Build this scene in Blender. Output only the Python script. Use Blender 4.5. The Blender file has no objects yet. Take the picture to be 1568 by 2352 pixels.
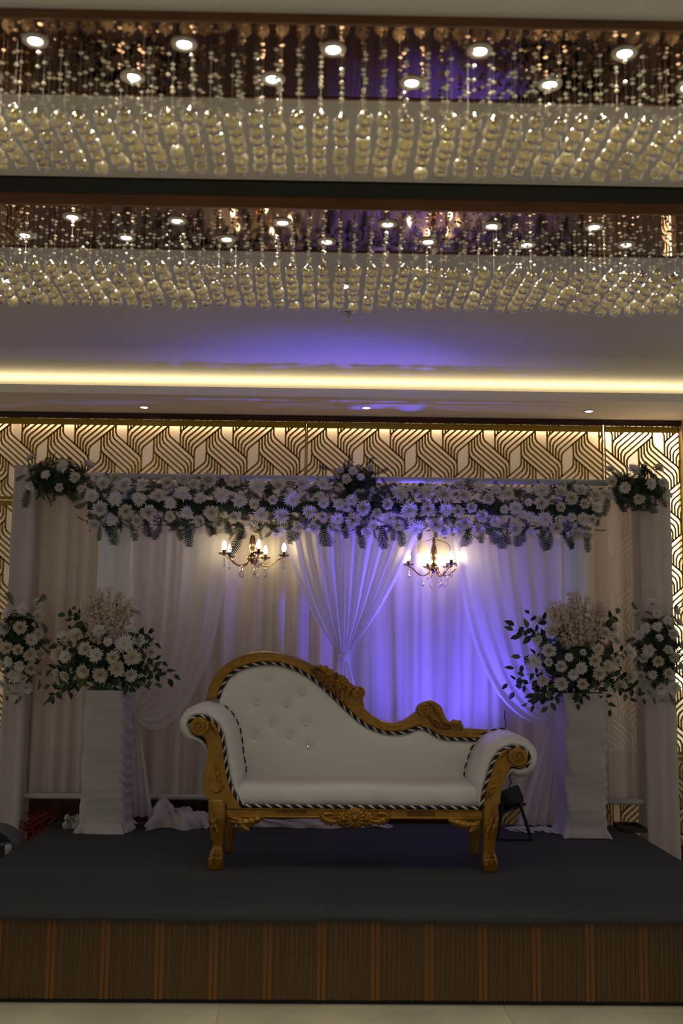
import bpy, bmesh, math, random
import numpy as np
from mathutils import Vector, Matrix
rnd = random.Random(7)
sin, cos, pi = math.sin, math.cos, math.pi
C = bpy.context.scene.collection
SC = bpy.context.scene

# ------------------------------------------------------------------ camera
FPX, PITCH, YAW, ROLL, CAMH = 2400.0, .130, .0152, .0109, 1.5
_f = np.array([sin(YAW)*cos(PITCH), cos(YAW)*cos(PITCH), sin(PITCH)])
_r = np.array([cos(YAW), -sin(YAW), 0.]); _u = np.cross(_r, _f)
CR = _r*cos(ROLL)+_u*sin(ROLL); CU = -_r*sin(ROLL)+_u*cos(ROLL); CF = _f
cam = bpy.data.cameras.new('camera'); co = bpy.data.objects.new('camera', cam); C.objects.link(co)
cam.sensor_fit = 'VERTICAL'; cam.sensor_height = 36; cam.lens = FPX/2352*36
cam.clip_start = .05; cam.clip_end = 60
co.matrix_world = Matrix(((CR[0], CU[0], -CF[0], 0), (CR[1], CU[1], -CF[1], 0), (CR[2], CU[2], -CF[2], CAMH), (0, 0, 0, 1)))
cam.dof.use_dof = True; cam.dof.focus_distance = 6.6; cam.dof.aperture_fstop = 2.2
SC.camera = co
def ray(x, y): return (x-784)/FPX*CR-(y-1176)/FPX*CU+CF
def atY(x, y, Y):
    d = ray(x, y); p = d*(Y/d[1]); return Vector((p[0], p[1], p[2]+CAMH))
def atZ(x, y, Z):
    d = ray(x, y); p = d*((Z-CAMH)/d[2]); return Vector((p[0], p[1], p[2]+CAMH))

# ------------------------------------------------------------------ world, lights, exposure
SC.view_settings.view_transform = 'Standard'; SC.view_settings.look = 'None'
SC.view_settings.gamma = 1; SC.view_settings.use_curve_mapping = False
SC.view_settings.exposure = 0
w = bpy.data.worlds.new('hall_ambience'); SC.world = w; w.use_nodes = True
w.node_tree.nodes['Background'].inputs[0].default_value = (1, .95, .90, 1)
w.node_tree.nodes['Background'].inputs[1].default_value = .225
def light(name, kind, loc, energy, color, direction=None, **kw):
    l = bpy.data.lights.new(name, kind); l.energy = energy; l.color = color
    for k, v in kw.items(): setattr(l, k, v)
    o = bpy.data.objects.new(name, l); C.objects.link(o); o.location = loc
    if direction is not None: o.rotation_euler = Vector(direction).to_track_quat('-Z', 'Y').to_euler()
    return o
# unseen ceiling spots added around the camera as fill for the stage
for x in (-2.2, 0, 2.2):
    for y in (-1.2, 1.2):
        light('hall_fill_lamp', 'SPOT', (x, y, 3.3), 26, (1, .93, .84), (0, .05, -1), spot_size=2.6, spot_blend=.8, shadow_soft_size=.12)
# warm LED strip lying in the ceiling cove
light('cove_strip', 'AREA', (0.1, 7.30, 3.262), 16, (1, .83, .46), (0, .0, 1), shape='RECTANGLE', size=9.0, size_y=.03)
# LED strips behind the top edge of the lattice screens
light('screen_strip', 'AREA', (-.1, 7.772, 3.19), 5, (1, .80, .52), (0, .25, -1), shape='RECTANGLE', size=4.4, size_y=.025)
light('screen_strip', 'AREA', (2.38, 7.772, 3.19), 4, (1, .88, .62), (0, .25, -1), shape='RECTANGLE', size=.56, size_y=.025)
light('screen_strip', 'AREA', (2.662, 7.770, 2.2), 7, (1, .88, .62), (-1, .12, 0), shape='RECTANGLE', size=.025, size_y=1.9)
light('screen_strip', 'AREA', (-3.4, 7.772, 3.19), 4, (1, .80, .52), (0, .25, -1), shape='RECTANGLE', size=2.0, size_y=.025)
# blue LED par on the stage behind the settee
PAR = Vector((1.13, 6.50, .60)); PARDIR = Vector((-.40, .21, 1)).normalized()
light('blue_par', 'SPOT', PAR+PARDIR*.075, 105, (.13, .09, 1), (-.34, .50, .9), spot_size=1.75, spot_blend=.9, shadow_soft_size=.06)
light('blue_par', 'SPOT', PAR+PARDIR*.075, 200, (.13, .09, 1), PARDIR, spot_size=.80, spot_blend=1.0, shadow_soft_size=.06)

# ------------------------------------------------------------------ materials
def srgb(r, g, b):
    return tuple(((c/255)/12.92 if c/255 <= .04045 else ((c/255+.055)/1.055)**2.4) for c in (r, g, b))+(1,)
def mat(name, col, rough=.6, metal=0., bump=0., scale=40., var=0., trans=0., coat=0., sheen=0., stretch=None, spec=None, ior=1.45):
    m = bpy.data.materials.new(name); m.use_nodes = True; n = m.node_tree.nodes; L = m.node_tree.links
    b = n['Principled BSDF']; b.inputs['Base Color'].default_value = col
    b.inputs['Roughness'].default_value = rough; b.inputs['Metallic'].default_value = metal
    b.inputs['Transmission Weight'].default_value = trans; b.inputs['Coat Weight'].default_value = coat
    b.inputs['Sheen Weight'].default_value = sheen; b.inputs['IOR'].default_value = ior
    if spec is not None: b.inputs['Specular IOR Level'].default_value = spec
    if bump or var:
        tc = n.new('ShaderNodeTexCoord'); mp = n.new('ShaderNodeMapping'); nz = n.new('ShaderNodeTexNoise')
        mp.inputs['Scale'].default_value = stretch or (1, 1, 1)
        nz.inputs['Scale'].default_value = scale; nz.inputs['Detail'].default_value = 5
        L.new(tc.outputs['Object'], mp.inputs[0]); L.new(mp.outputs[0], nz.inputs['Vector'])
        if bump:
            bp = n.new('ShaderNodeBump'); bp.inputs['Strength'].default_value = bump; bp.inputs['Distance'].default_value = .01
            L.new(nz.outputs['Fac'], bp.inputs['Height']); L.new(bp.outputs[0], b.inputs['Normal'])
        if var:
            mx = n.new('ShaderNodeMix'); mx.data_type = 'RGBA'
            mx.inputs[6].default_value = tuple(c*(1-var) for c in col[:3])+(1,)
            mx.inputs[7].default_value = tuple(min(1, c*(1+var)) for c in col[:3])+(1,)
            rp = n.new('ShaderNodeMapRange'); rp.inputs[1].default_value = .3; rp.inputs[2].default_value = .7
            L.new(nz.outputs['Fac'], rp.inputs[0]); L.new(rp.outputs[0], mx.inputs[0]); L.new(mx.outputs[2], b.inputs['Base Color'])
    return m
def emis(name, col, strength, base=None):
    m = bpy.data.materials.new(name); m.use_nodes = True; b = m.node_tree.nodes['Principled BSDF']
    b.inputs['Base Color'].default_value = base or col; b.inputs['Emission Color'].default_value = col
    b.inputs['Emission Strength'].default_value = strength; b.inputs['Roughness'].default_value = .6
    return m
def cloth(name, col, translucent=.4, transparent=0., layers=0., wrinkle=.25):
    m = bpy.data.materials.new(name); m.use_nodes = True; n = m.node_tree.nodes; L = m.node_tree.links
    n.remove(n['Principled BSDF']); out = n['Material Output']
    d = n.new('ShaderNodeBsdfDiffuse'); d.inputs[0].default_value = col
    t = n.new('ShaderNodeBsdfTranslucent'); t.inputs[0].default_value = col
    a = n.new('ShaderNodeMixShader'); a.inputs[0].default_value = translucent
    L.new(d.outputs[0], a.inputs[1]); L.new(t.outputs[0], a.inputs[2]); last = a
    tc = n.new('ShaderNodeTexCoord'); nz = n.new('ShaderNodeTexNoise'); nz.inputs['Scale'].default_value = 9; nz.inputs['Detail'].default_value = 6
    bp = n.new('ShaderNodeBump'); bp.inputs['Strength'].default_value = wrinkle; bp.inputs['Distance'].default_value = .02
    L.new(tc.outputs['Object'], nz.inputs['Vector']); L.new(nz.outputs['Fac'], bp.inputs['Height'])
    L.new(bp.outputs[0], d.inputs['Normal']); L.new(bp.outputs[0], t.inputs['Normal'])
    if layers:      # several thin layers hang over each other in upright bands
        mp = n.new('ShaderNodeMapping'); mp.inputs['Scale'].default_value = (16, 16, .12); n2 = n.new('ShaderNodeTexNoise'); n2.inputs['Scale'].default_value = 1; n2.inputs['Detail'].default_value = 3
        L.new(tc.outputs['Object'], mp.inputs[0]); L.new(mp.outputs[0], n2.inputs['Vector'])
        mx = n.new('ShaderNodeMix'); mx.data_type = 'RGBA'; rp = n.new('ShaderNodeMapRange'); rp.inputs[1].default_value = .35; rp.inputs[2].default_value = .65
        mx.inputs[6].default_value = tuple(c*(1-layers) for c in col[:3])+(1,); mx.inputs[7].default_value = tuple(min(1, c*(1+layers)) for c in col[:3])+(1,)
        L.new(n2.outputs['Fac'], rp.inputs[0]); L.new(rp.outputs[0], mx.inputs[0]); L.new(mx.outputs[2], d.inputs[0]); L.new(mx.outputs[2], t.inputs[0])
    if transparent:
        tr = n.new('ShaderNodeBsdfTransparent'); b = n.new('ShaderNodeMixShader'); b.inputs[0].default_value = transparent
        L.new(a.outputs[0], b.inputs[1]); L.new(tr.outputs[0], b.inputs[2]); last = b
    L.new(last.outputs[0], out.inputs[0]); return m
M = dict(
    ceiling=mat('ceiling_paint', (.69, .66, .62, 1), .9),
    soffit=mat('soffit_paint', (.84, .79, .74, 1), .85),
    shade_paint=mat('black_green_shade_paint', (.012, .014, .010, 1), .5),  # painted shade ahead of the farther ceiling box
    brown=mat('brown_trim', (.14, .060, .020, 1), .45, var=.25, scale=5, stretch=(1, 8, 8)),
    crown=mat('dark_cornice_wood', (.055, .018, .012, 1), .4, var=.5, scale=4, stretch=(1, 12, 12)),
    copper=mat('copper_mirror', (.27, .17, .115, 1), .03, 1.0, bump=.02, scale=2.5),
    wallwood=mat('red_brown_panelling', (.07, .022, .012, 1), .4, var=.4, scale=6, stretch=(6, 1, .6)),
    wallpaint=mat('cream_wall', (.5, .44, .35, 1), .8, bump=.05),
    gold=mat('gold_lattice_lacquer', (.44, .27, .012, 1), .45, .0, bump=.05, scale=30),
    marble=mat('cream_marble', (.66, .62, .46, 1), .22, var=.16, scale=3.0),
    carpet=mat('charcoal_felt_carpet', (.060, .062, .062, 1), .95, bump=.9, scale=420, var=.45),
    fluted=mat('orange_brown_base_board', (.19, .078, .016, 1), .45, var=.25, scale=5, stretch=(12, 12, .5)),
    slat=mat('olive_brown_slat', (.080, .052, .019, 1), .5, var=.3, scale=6, stretch=(14, 14, .5)),
    slat2=mat('chestnut_slat', (.165, .070, .016, 1), .45, var=.3, scale=6, stretch=(14, 14, .5)),
    plinth=mat('shade_black_plinth', (.008, .007, .006, 1), .7),
    crystal=mat('crackled_crystal', (1, .90, .54, 1), .10, trans=.66, bump=.18, scale=70, ior=1.5),
    bead=mat('small_crystal_bead', (1, .93, .76, 1), .12, trans=.35, ior=1.5),
    thread=mat('nylon_thread', (.5, .46, .38, 1), .4),
    white_metal=mat('white_lamp_ring', (.50, .46, .40, 1), .4),
    lamp=emis('lamp_glow', (1, .95, .86, 1), 26),
    lamp_soft=emis('small_lamp_glow', (1, .97, .92, 1), 9),
    bulb=emis('warm_bulb', (1, .80, .42, 1), 34),
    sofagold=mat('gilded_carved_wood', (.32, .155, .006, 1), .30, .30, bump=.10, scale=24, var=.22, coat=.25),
    sofadark=mat('dark_gilded_wood', (.17, .066, .008, 1), .45, .2, bump=.15, scale=30, var=.25),  # darker gilding for hatching, seat frame and some carvings
    leather=mat('white_leatherette', (.72, .70, .66, 1), .42, bump=.05, scale=300),
    ropeblack=mat('black_cord', (.008, .008, .009, 1), .6), ropewhite=mat('white_cord', (.62, .60, .56, 1), .6),
    jewel=mat('crystal_button', (.85, .88, .92, 1), .06, .75),
    curtain=cloth('white_curtain', (.80, .74, .70, 1), .25, 0, layers=.16),
    sheer=cloth('thin_white_curtain', (.76, .68, .63, 1), .25, .04, layers=.16),
    veil=cloth('sheer_veil', (.90, .87, .88, 1), .34, .20, wrinkle=.12),
    cover=cloth('gathered_white_cloth', (.60, .55, .54, 1), .12, 0, wrinkle=.5),
    cover2=cloth('thin_pillar_cloth', (.72, .66, .62, 1), .2, .06, wrinkle=.3, layers=.1),
    satin=cloth('white_pillar_satin', (.93, .92, .92, 1), .05, 0, wrinkle=.3, layers=.08),
    pipe=mat('white_pipe', (.55, .54, .55, 1), .45),
    petal=cloth('white_petal', (.84, .80, .74, 1), .22, 0, wrinkle=0),
    petal2=cloth('cream_petal', (.80, .74, .60, 1), .22, 0, wrinkle=0),
    heart=mat('yellow_flower_heart', (.62, .42, .10, 1), .7),
    fern=mat('dark_green_fern', (.022, .050, .020, 1), .55, var=.35, scale=15),
    leaf=mat('deep_green_leaf', (.018, .050, .022, 1), .40, var=.3, scale=15),
    leaf2=mat('fresh_green_leaf', (.085, .16, .03, 1), .42, var=.3, scale=15),
    blossom=cloth('beige_blossom', (.74, .62, .50, 1), .2, 0, wrinkle=0),
    twig=mat('dark_twig', (.05, .028, .02, 1), .8),
    brass=mat('rose_gold_metal', (.72, .42, .22, 1), .16, 1.0),
    socket=mat('brown_candle_sleeve', (.10, .05, .02, 1), .4, .4),
    glass=mat('clear_cut_glass', (1, 1, 1, 1), .03, trans=1, ior=1.5),
    black=mat('black_lamp_housing', (.010, .010, .012, 1), .5),
    blueglow=emis('blue_led_lens', (.13, .09, 1, 1), 6),
    navy=mat('navy_vinyl', (.010, .018, .035, 1), .45), greyrim=mat('grey_rim', (.10, .10, .10, 1), .5),
    wood=mat('dark_tray_wood', (.030, .016, .011, 1), .5), red=mat('red_cable', (.22, .010, .014, 1), .5),
    chrome=mat('chrome', (.7, .7, .7, 1), .12, 1.0), pale=mat('pale_plastic', (.4, .4, .4, 1), .4),
)

_m = M['crystal'].node_tree; _oi = _m.nodes.new('ShaderNodeObjectInfo'); _mr = _m.nodes.new('ShaderNodeMapRange')   # some balls are clear, some frosted
_mr.inputs[3].default_value = .58; _mr.inputs[4].default_value = .97
_m.links.new(_oi.outputs['Random'], _mr.inputs[0]); _m.links.new(_mr.outputs[0], _m.nodes['Principled BSDF'].inputs['Transmission Weight'])
M['grout'] = mat('grey_grout', (.25, .23, .18, 1), .8)
# ------------------------------------------------------------------ mesh helpers
class MB:
    def __init__(s): s.v = []; s.f = []; s.m = []
    def add(s, vs, fs, mi=0):
        o = len(s.v); s.v += [tuple(p) for p in vs]; s.f += [tuple(i+o for i in f) for f in fs]; s.m += [mi]*len(fs)
    def box(s, x0, x1, y0, y1, z0, z1, mi=0):
        s.add([(x, y, z) for x in (x0, x1) for y in (y0, y1) for z in (z0, z1)],
              [(0, 1, 3, 2), (4, 6, 7, 5), (0, 4, 5, 1), (2, 3, 7, 6), (0, 2, 6, 4), (1, 5, 7, 3)], mi)
    def tube(s, pts, r, n=8, mi=0, cap=True):
        pts = [Vector(p) for p in pts]; rs = r if isinstance(r, (list, tuple)) else [r]*len(pts)
        up = Vector((0, 0, 1)); t0 = (pts[1]-pts[0]).normalized()
        a = t0.cross(up if abs(t0.z) < .9 else Vector((1, 0, 0))).normalized(); vs = []
        for i, p in enumerate(pts):
            t = (pts[min(i+1, len(pts)-1)]-pts[max(i-1, 0)]).normalized()
            a = (a-t*a.dot(t)).normalized(); b = t.cross(a)
            vs += [p+(a*cos(2*pi*k/n)+b*sin(2*pi*k/n))*rs[i] for k in range(n)]
        fs = [(i*n+k, i*n+(k+1) % n, (i+1)*n+(k+1) % n, (i+1)*n+k) for i in range(len(pts)-1) for k in range(n)]
        if cap: fs += [tuple(range(n))[::-1], tuple(range((len(pts)-1)*n, len(pts)*n))]
        s.add(vs, fs, mi)
    def lathe(s, prof, c=(0, 0, 0), n=16, mi=0, axis=(0, 0, 1)):
        q = Vector((0, 0, 1)).rotation_difference(Vector(axis)); c = Vector(c); vs = []
        for r, z in prof: vs += [c+q @ Vector((r*cos(2*pi*k/n), r*sin(2*pi*k/n), z)) for k in range(n)]
        fs = [(i*n+k, i*n+(k+1) % n, (i+1)*n+(k+1) % n, (i+1)*n+k) for i in range(len(prof)-1) for k in range(n)]
        s.add(vs, fs, mi)
    def grid(s, rows, mi=0, closed=False):
        nr, nc = len(rows), len(rows[0]); vs = [p for r in rows for p in r]
        fs = [(i*nc+j, i*nc+(j+1) % nc, (i+1)*nc+(j+1) % nc, (i+1)*nc+j) for i in range(nr-1) for j in range(nc if closed else nc-1)]
        s.add(vs, fs, mi)
    def prism(s, poly, y0, y1, mi=0):
        n = len(poly); s.add([(x, y0, z) for x, z in poly]+[(x, y1, z) for x, z in poly],
              [tuple(range(n)), tuple(range(n, 2*n))[::-1]]+[(i, i+n, (i+1) % n+n, (i+1) % n) for i in range(n)], mi)
    def mesh(s, name, mats, smooth=False):
        me = bpy.data.meshes.new(name); me.from_pydata(s.v, [], s.f)
        for m in (mats if isinstance(mats, (list, tuple)) else [mats]): me.materials.append(m)
        me.polygons.foreach_set('material_index', s.m)
        if smooth: me.polygons.foreach_set('use_smooth', [True]*len(s.f))
        me.update(); return me
    def obj(s, name, mats, parent=None, smooth=False, bevel=0, fix=False):
        me = s.mesh(name, mats, smooth)
        if bevel or fix:
            bm = bmesh.new(); bm.from_mesh(me); bmesh.ops.remove_doubles(bm, verts=bm.verts, dist=1e-5)
            bmesh.ops.recalc_face_normals(bm, faces=bm.faces)
            if bevel:
                es = [e for e in bm.edges if len(e.link_faces) == 2 and e.calc_face_angle(0) > .9]
                bmesh.ops.bevel(bm, geom=es, offset=bevel, segments=2, affect='EDGES', clamp_overlap=True)
            bm.to_mesh(me); bm.free()
        return link(name, me, parent)
def link(name, me, parent=None, mw=None):
    o = bpy.data.objects.new(name, me); C.objects.link(o)
    if parent: o.parent = parent
    if mw is not None: o.matrix_local = mw
    return o
def tag(o, label, cat, group=None, kind=None):
    o['label'] = label; o['category'] = cat
    if group: o['group'] = group
    if kind: o['kind'] = kind
    return o
def thing(name, label, cat, loc=(0, 0, 0), group=None):
    o = bpy.data.objects.new(name, None); C.objects.link(o); o.location = loc; o.empty_display_size = .1
    return tag(o, label, cat, group)
class At:
    """builds in world coordinates under a parent that stands at loc"""
    def __init__(s, root): s.root = root; s.off = Matrix.Translation(-Vector(root.location))
    def put(s, mb, name, mats, parent=None, **k):
        o = mb.obj(name, mats, parent or s.root, **k)
        if parent is None or parent is s.root: o.matrix_local = s.off
        return o
def struct(name, mb, m, parent=None, **k):
    o = mb.obj(name, m, parent, **k)
    if not parent: o['kind'] = 'structure'
    return o
def smoothstep(a, b, x):
    t = min(1, max(0, (x-a)/(b-a))); return t*t*(3-2*t)
def resample(pts, n):
    pts = [Vector(p) for p in pts]; d = [0]
    for a, b in zip(pts, pts[1:]): d.append(d[-1]+(b-a).length)
    out = []; j = 0
    for i in range(n):
        t = d[-1]*i/(n-1)
        while j < len(pts)-2 and d[j+1] < t: j += 1
        u = (t-d[j])/max(1e-9, d[j+1]-d[j]); out.append(pts[j].lerp(pts[j+1], u))
    return out
def curve(pts, n):
    """Catmull-Rom through pts, evenly resampled"""
    p = [Vector(q) for q in pts]; p = [p[0]*2-p[1]]+p+[p[-1]*2-p[-2]]; o = []
    for i in range(1, len(p)-2):
        for k in range(8):
            t = k/8; a, b, c, d = p[i-1:i+3]
            o.append(.5*((2*b)+(c-a)*t+(2*a-5*b+4*c-d)*t*t+(3*b-a-3*c+d)*t**3))
    o.append(p[-2]); return resample(o, n)
def frame_to(nrm, spin=0.):
    q = Vector((0, 0, 1)).rotation_difference(Vector(nrm).normalized())
    return q.to_matrix().to_4x4() @ Matrix.Rotation(spin, 4, 'Z')

# ------------------------------------------------------------------ room
ZC, ZS, YW = 3.395, 3.235, 7.80          # ceiling, soffit, back wall
mb = MB(); mb.box(-5, 5, -4, 8.0, -.1, -.003); floor = struct('floor', mb, M['grout'])
mb = MB(); mb.box(.001, 1.199, .001, 1.199, -.012, 0); TILE = mb.mesh('tile', M['marble']); tx0 = atZ(1169, 2335, 0).x
for i in range(-5, 4):
    for j in range(-4, 7):
        x_, y_ = tx0+1.2*i, 3.4+1.2*j-1.2
        if -5 <= x_ and x_+1.2 <= 5 and y_+1.2 < 7.8: link('tile', TILE, floor, Matrix.Translation((x_, y_, 0)))
mb = MB(); mb.box(-5, 5, -4, 8.0, ZC, ZC+.1); struct('ceiling', mb, M['ceiling'])
# soffit with its low lip, open at the top as a light cove
mb = MB(); mb.prism([(0, 0)]*0 or [(7.10, ZS), (7.8, ZS), (7.8, ZS+.02), (7.125, ZS+.02), (7.125, ZS+.058), (7.10, ZS+.058)], -5, 5)
o = mb.obj('trim_1', M['soffit'], fix=True); o['kind'] = 'structure'
o.data.transform(Matrix(((0, 1, 0, 0), (1, 0, 0, 0), (0, 0, 1, 0), (0, 0, 0, 1))))
mb = MB(); mb.box(-5, 2.69, 7.70, 7.80, ZS-.040, ZS); mb.box(-5, 2.69, 7.69, 7.8, ZS-.028, ZS-.012)
struct('trim_2', mb, M['crown'], bevel=.004)
mb = MB(); mb.box(2.69, 5, 7.66, 7.8, 0, ZS); mb.box(2.675, 2.69, 7.68, 7.8, 0, ZS)
struct('trim_3', mb, M['wallpaint'])
mb = MB(); mb.box(-5, 5, 7.8, 7.95, 0, ZC+.05); wall = struct('wall_back', mb, M['wallpaint'])
mb = MB(); mb.box(-5, 2.675, 7.74, 7.8, 0, .12); struct('baseboard_back', mb, M['wallwood'], bevel=.006)

# ---- backlit lattice screens on the back wall
U = .395/18; SL = .87
def tile_lines():
    L = []
    for k in range(6):
        x = 4.1+.98*k; x2 = 13.1+.98*k
        yb = 4.74-1.168*k; yl = yb+SL*9
        yt = 3.57-SL*x; ye = 11.47+SL*(18-x2)
        def rounded(a, b, c):
            A = Vector(b)+(Vector(a)-Vector(b)).normalized()*.7; B = Vector(b)+(Vector(c)-Vector(b)).normalized()*.7
            return [tuple(A), tuple(B)]
        p = [(x, yt), (x, yb), (x2, yl), (x2, ye)]
        L.append([p[0]]+rounded(p[0], p[1], p[2])+rounded(p[1], p[2], p[3])+[p[3]])
    return L+[[(13.1-a, b+9) for a, b in l] for l in L]
TL = tile_lines()
def clip(p, q, r):
    t0, t1 = 0., 1.; dx, dz = q[0]-p[0], q[1]-p[1]
    for e, d in ((-dx, p[0]-r[0]), (dx, r[1]-p[0]), (-dz, p[1]-r[2]), (dz, r[3]-p[1])):
        if abs(e) < 1e-12:
            if d < 0: return None
        else:
            t = d/e
            if e < 0: t0 = max(t0, t)
            else: t1 = min(t1, t)
    if t0 >= t1: return None
    return (p[0]+dx*t0, p[1]+dz*t0), (p[0]+dx*t1, p[1]+dz*t1)
def lattice(x0, x1, z0, z1, phx, phz, top, m, emit):
    b = MB(); hw = .0064; T = 18*U; yf, yb = 7.735, 7.745
    for i in range(int((x0-phx)/T)-2, int((x1-phx)/T)+2):
        for j in range(int((phz-z1)/T)-3, int((phz-z0)/T)+3):
            for l in TL:
                w_ = [(phx+i*T+a*U, phz-j*T-c*U) for a, c in l]
                for p, q in zip(w_, w_[1:]):
                    s = clip(p, q, (x0, x1, z0, z1))
                    if not s: continue
                    a = Vector(s[0]); c = Vector(s[1]); d = (c-a)
                    if d.length < .002: continue
                    d.normalize(); nn = Vector((-d.y, d.x))*hw; a = a-d*hw*.4; c = c+d*hw*.4
                    P = [a+nn, c+nn, c-nn, a-nn]
                    b.add([(v.x, yf, v.y) for v in P]+[(v.x, yb, v.y) for v in P], [(3, 2, 1, 0), (0, 1, 5, 4), (1, 2, 6, 5), (2, 3, 7, 6), (3, 0, 4, 7)])
    f = .022
    b.box(x0, x1, yf-.001, yb, z1-top, z1); b.box(x0, x1, yf-.001, yb, z0, z0+f)
    b.box(x0, x0+.008, yf-.001, yb, z0, z1); b.box(x1-.008, x1, yf-.001, yb, z0, z1)
    b.obj('lattice_screen', M['gold'], wall)
    p = MB(); p.box(x0, x1, 7.79, 7.802, z0, z1)
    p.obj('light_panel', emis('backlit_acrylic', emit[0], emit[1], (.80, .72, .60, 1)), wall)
T = 18*U
phx = atY(203.5, 1040, 7.74).x; phz = atY(203.5, 1004, 7.74).z        # corner of one wide cell of the pattern
WARM = (1, .72, .50, 1); YEL = (1, .86, .60, 1)
xs1 = atY(1386, 1040, 7.74).x
ztop = ZS-.042
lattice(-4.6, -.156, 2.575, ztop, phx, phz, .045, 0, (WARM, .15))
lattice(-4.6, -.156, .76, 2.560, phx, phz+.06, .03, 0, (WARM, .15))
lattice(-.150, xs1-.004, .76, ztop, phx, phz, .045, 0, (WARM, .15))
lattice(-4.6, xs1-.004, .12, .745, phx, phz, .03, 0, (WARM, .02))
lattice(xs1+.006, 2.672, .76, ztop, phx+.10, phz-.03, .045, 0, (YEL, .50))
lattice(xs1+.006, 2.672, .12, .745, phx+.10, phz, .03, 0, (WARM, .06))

# ------------------------------------------------------------------ ceiling light boxes with crystal strands
def bead_profile(r, h): return [(0, h), (r*.55, h*.55), (r, 0), (r*.55, -h*.55), (0, -h)]
KS = (ZC-CAMH)/2.1                       # size of the ceiling fittings
def strand_mesh(seed, drop):
    r = random.Random(seed); b = MB()
    b.tube([(0, 0, 0), (0, 0, -drop+.02)], .0006, 3, 0, cap=False)
    z = -r.uniform(.015, .05)
    while z > -drop+.05:
        for k in range(r.choice((1, 1, 2))):
            b.lathe(bead_profile(.0086, .0066), (r.uniform(-.001, .001), 0, z), 7, 1); z -= .0150
        z -= r.uniform(.016, .055)
    return b.mesh('strand', [M['thread'], M['bead']])
def ball_mesh(seed):
    b = MB(); R = .0285*KS
    prof = [(0, .040*KS), (.004, .037*KS), (.006, .031*KS), (.011, .0260*KS)]+[(R*cos(a), R*sin(a)) for a in [x*pi/180 for x in (50, 30, 10, -10, -30, -50, -70)]]+[(0, -R)]
    b.lathe(prof, n=12); me = b.mesh('crystal_ball', M['crystal'], smooth=True); return me
STR = [strand_mesh(k, .24*KS) for k in range(6)]; BALL = ball_mesh(0)
def downlight_meshes():
    a = MB(); a.lathe([(.0215, -.003), (.026, -.007), (.040, -.006), (.042, 0), (.042, .004)], n=20)
    b = MB(); b.lathe([(0, -.003), (.015, -.004), (.0215, -.002)], n=18)
    return a.mesh('lamp_ring', M['white_metal'], True), b.mesh('lamp_lens', M['lamp'], True)
RING, LENS = downlight_meshes()
def light_box(label, y0, y1, zt, zb, x0, x1, xs, ys, lamps, seed, watt):
    root = thing('crystal_chandelier', label, 'chandelier', (0, (y0+y1)/2, zt)); A = At(root)
    b = MB(); b.box(x0, x1, y0+.012, y1-.010, zb+.002, zb+.012); A.put(b, 'mirror_panel', M['copper'])
    b = MB(); b.box(x0, x1, y0, y0+.012, zb, zt); b.box(x0, x1, y1-.010, y1, zb-.002, zt)
    b.box(x0-.012, x0, y0, y1, zb, zt); b.box(x1, x1+.012, y0, y1, zb, zt); A.put(b, 'box_frame', M['brown'])
    for p in lamps:
        l = link('downlight', RING, root, A.off @ Matrix.Translation((p.x, p.y, zb+.001)))
        link('lamp_lens', LENS, l)
        light('downlight_beam', 'SPOT', (p.x, p.y, zb-.012), watt, (1, .88, .68), (0, 0, -1), spot_size=1.6, spot_blend=.6, shadow_soft_size=.02)
    r = random.Random(seed)
    for i, x in enumerate(xs):
        for j, y in enumerate(ys):
            s = link('crystal_strand', STR[r.randrange(6)], root, A.off @ Matrix.Translation((x+r.uniform(-.005, .005), y+r.uniform(-.006, .006), zb+.002)) @ Matrix.Rotation(r.uniform(0, 6), 4, 'Z'))
            link('crystal_ball', BALL, s, Matrix.Translation((0, 0, -.280*KS+r.choice((0, 0, 0, .004, -.004, -.012)))))
zb1 = ZC-.033*KS; Y1 = atZ(784, 33, ZC).y; Y1f = atZ(784, 229, zb1).y
L1 = [atZ(x, y, zb1) for x, y in ((-262, 86), (1766, 127), (81, 93), (423, 101), (765, 113), (1101, 117), (1434, 122), (305, 177), (627, 181), (945, 190), (1262, 194), (1580, 200), (-20, 172))]
light_box('nearer crystal bead chandelier with copper mirror panel, at the very top of the picture', Y1, Y1f, ZC, zb1, -1.9, 1.95,
          [(-.036+.0745*k)*KS for k in range(-23, 25)], [(3.367+.073*k)*KS for k in range(6)] , L1, 3, 4.5)
zt2 = ZC-.05*KS; Y2 = atZ(784, 452, zt2).y; zb2 = zt2-.058*KS; Y2f = atZ(784, 580, zb2).y
L2 = [atZ(x, y, zb2) for x, y in ((166, 498), (407, 507), (649, 511), (890, 515), (1129, 519), (1364, 521), (57, 540), (290, 545), (521, 549), (750, 555), (983, 555), (1209, 562), (1437, 562), (-75, 492), (1600, 527))]
light_box('farther crystal bead chandelier with copper mirror panel, hung in front of the smooth ceiling', Y2, Y2f, zt2, zb2, -2.3, 2.35,
          [(-.025+.0735*k)*KS for k in range(-24, 25)], [Y2+(.055+.091*k)*KS for k in range(6)], L2, 4, 4.0)
# strip over the farther box, painted near-black for the shade on the ceiling
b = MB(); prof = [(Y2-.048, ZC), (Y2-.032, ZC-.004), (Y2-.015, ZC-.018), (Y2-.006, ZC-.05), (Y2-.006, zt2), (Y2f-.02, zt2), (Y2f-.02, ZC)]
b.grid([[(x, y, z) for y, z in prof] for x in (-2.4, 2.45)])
struct('shade_trim', b, M['shade_paint'], smooth=False)

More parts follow.
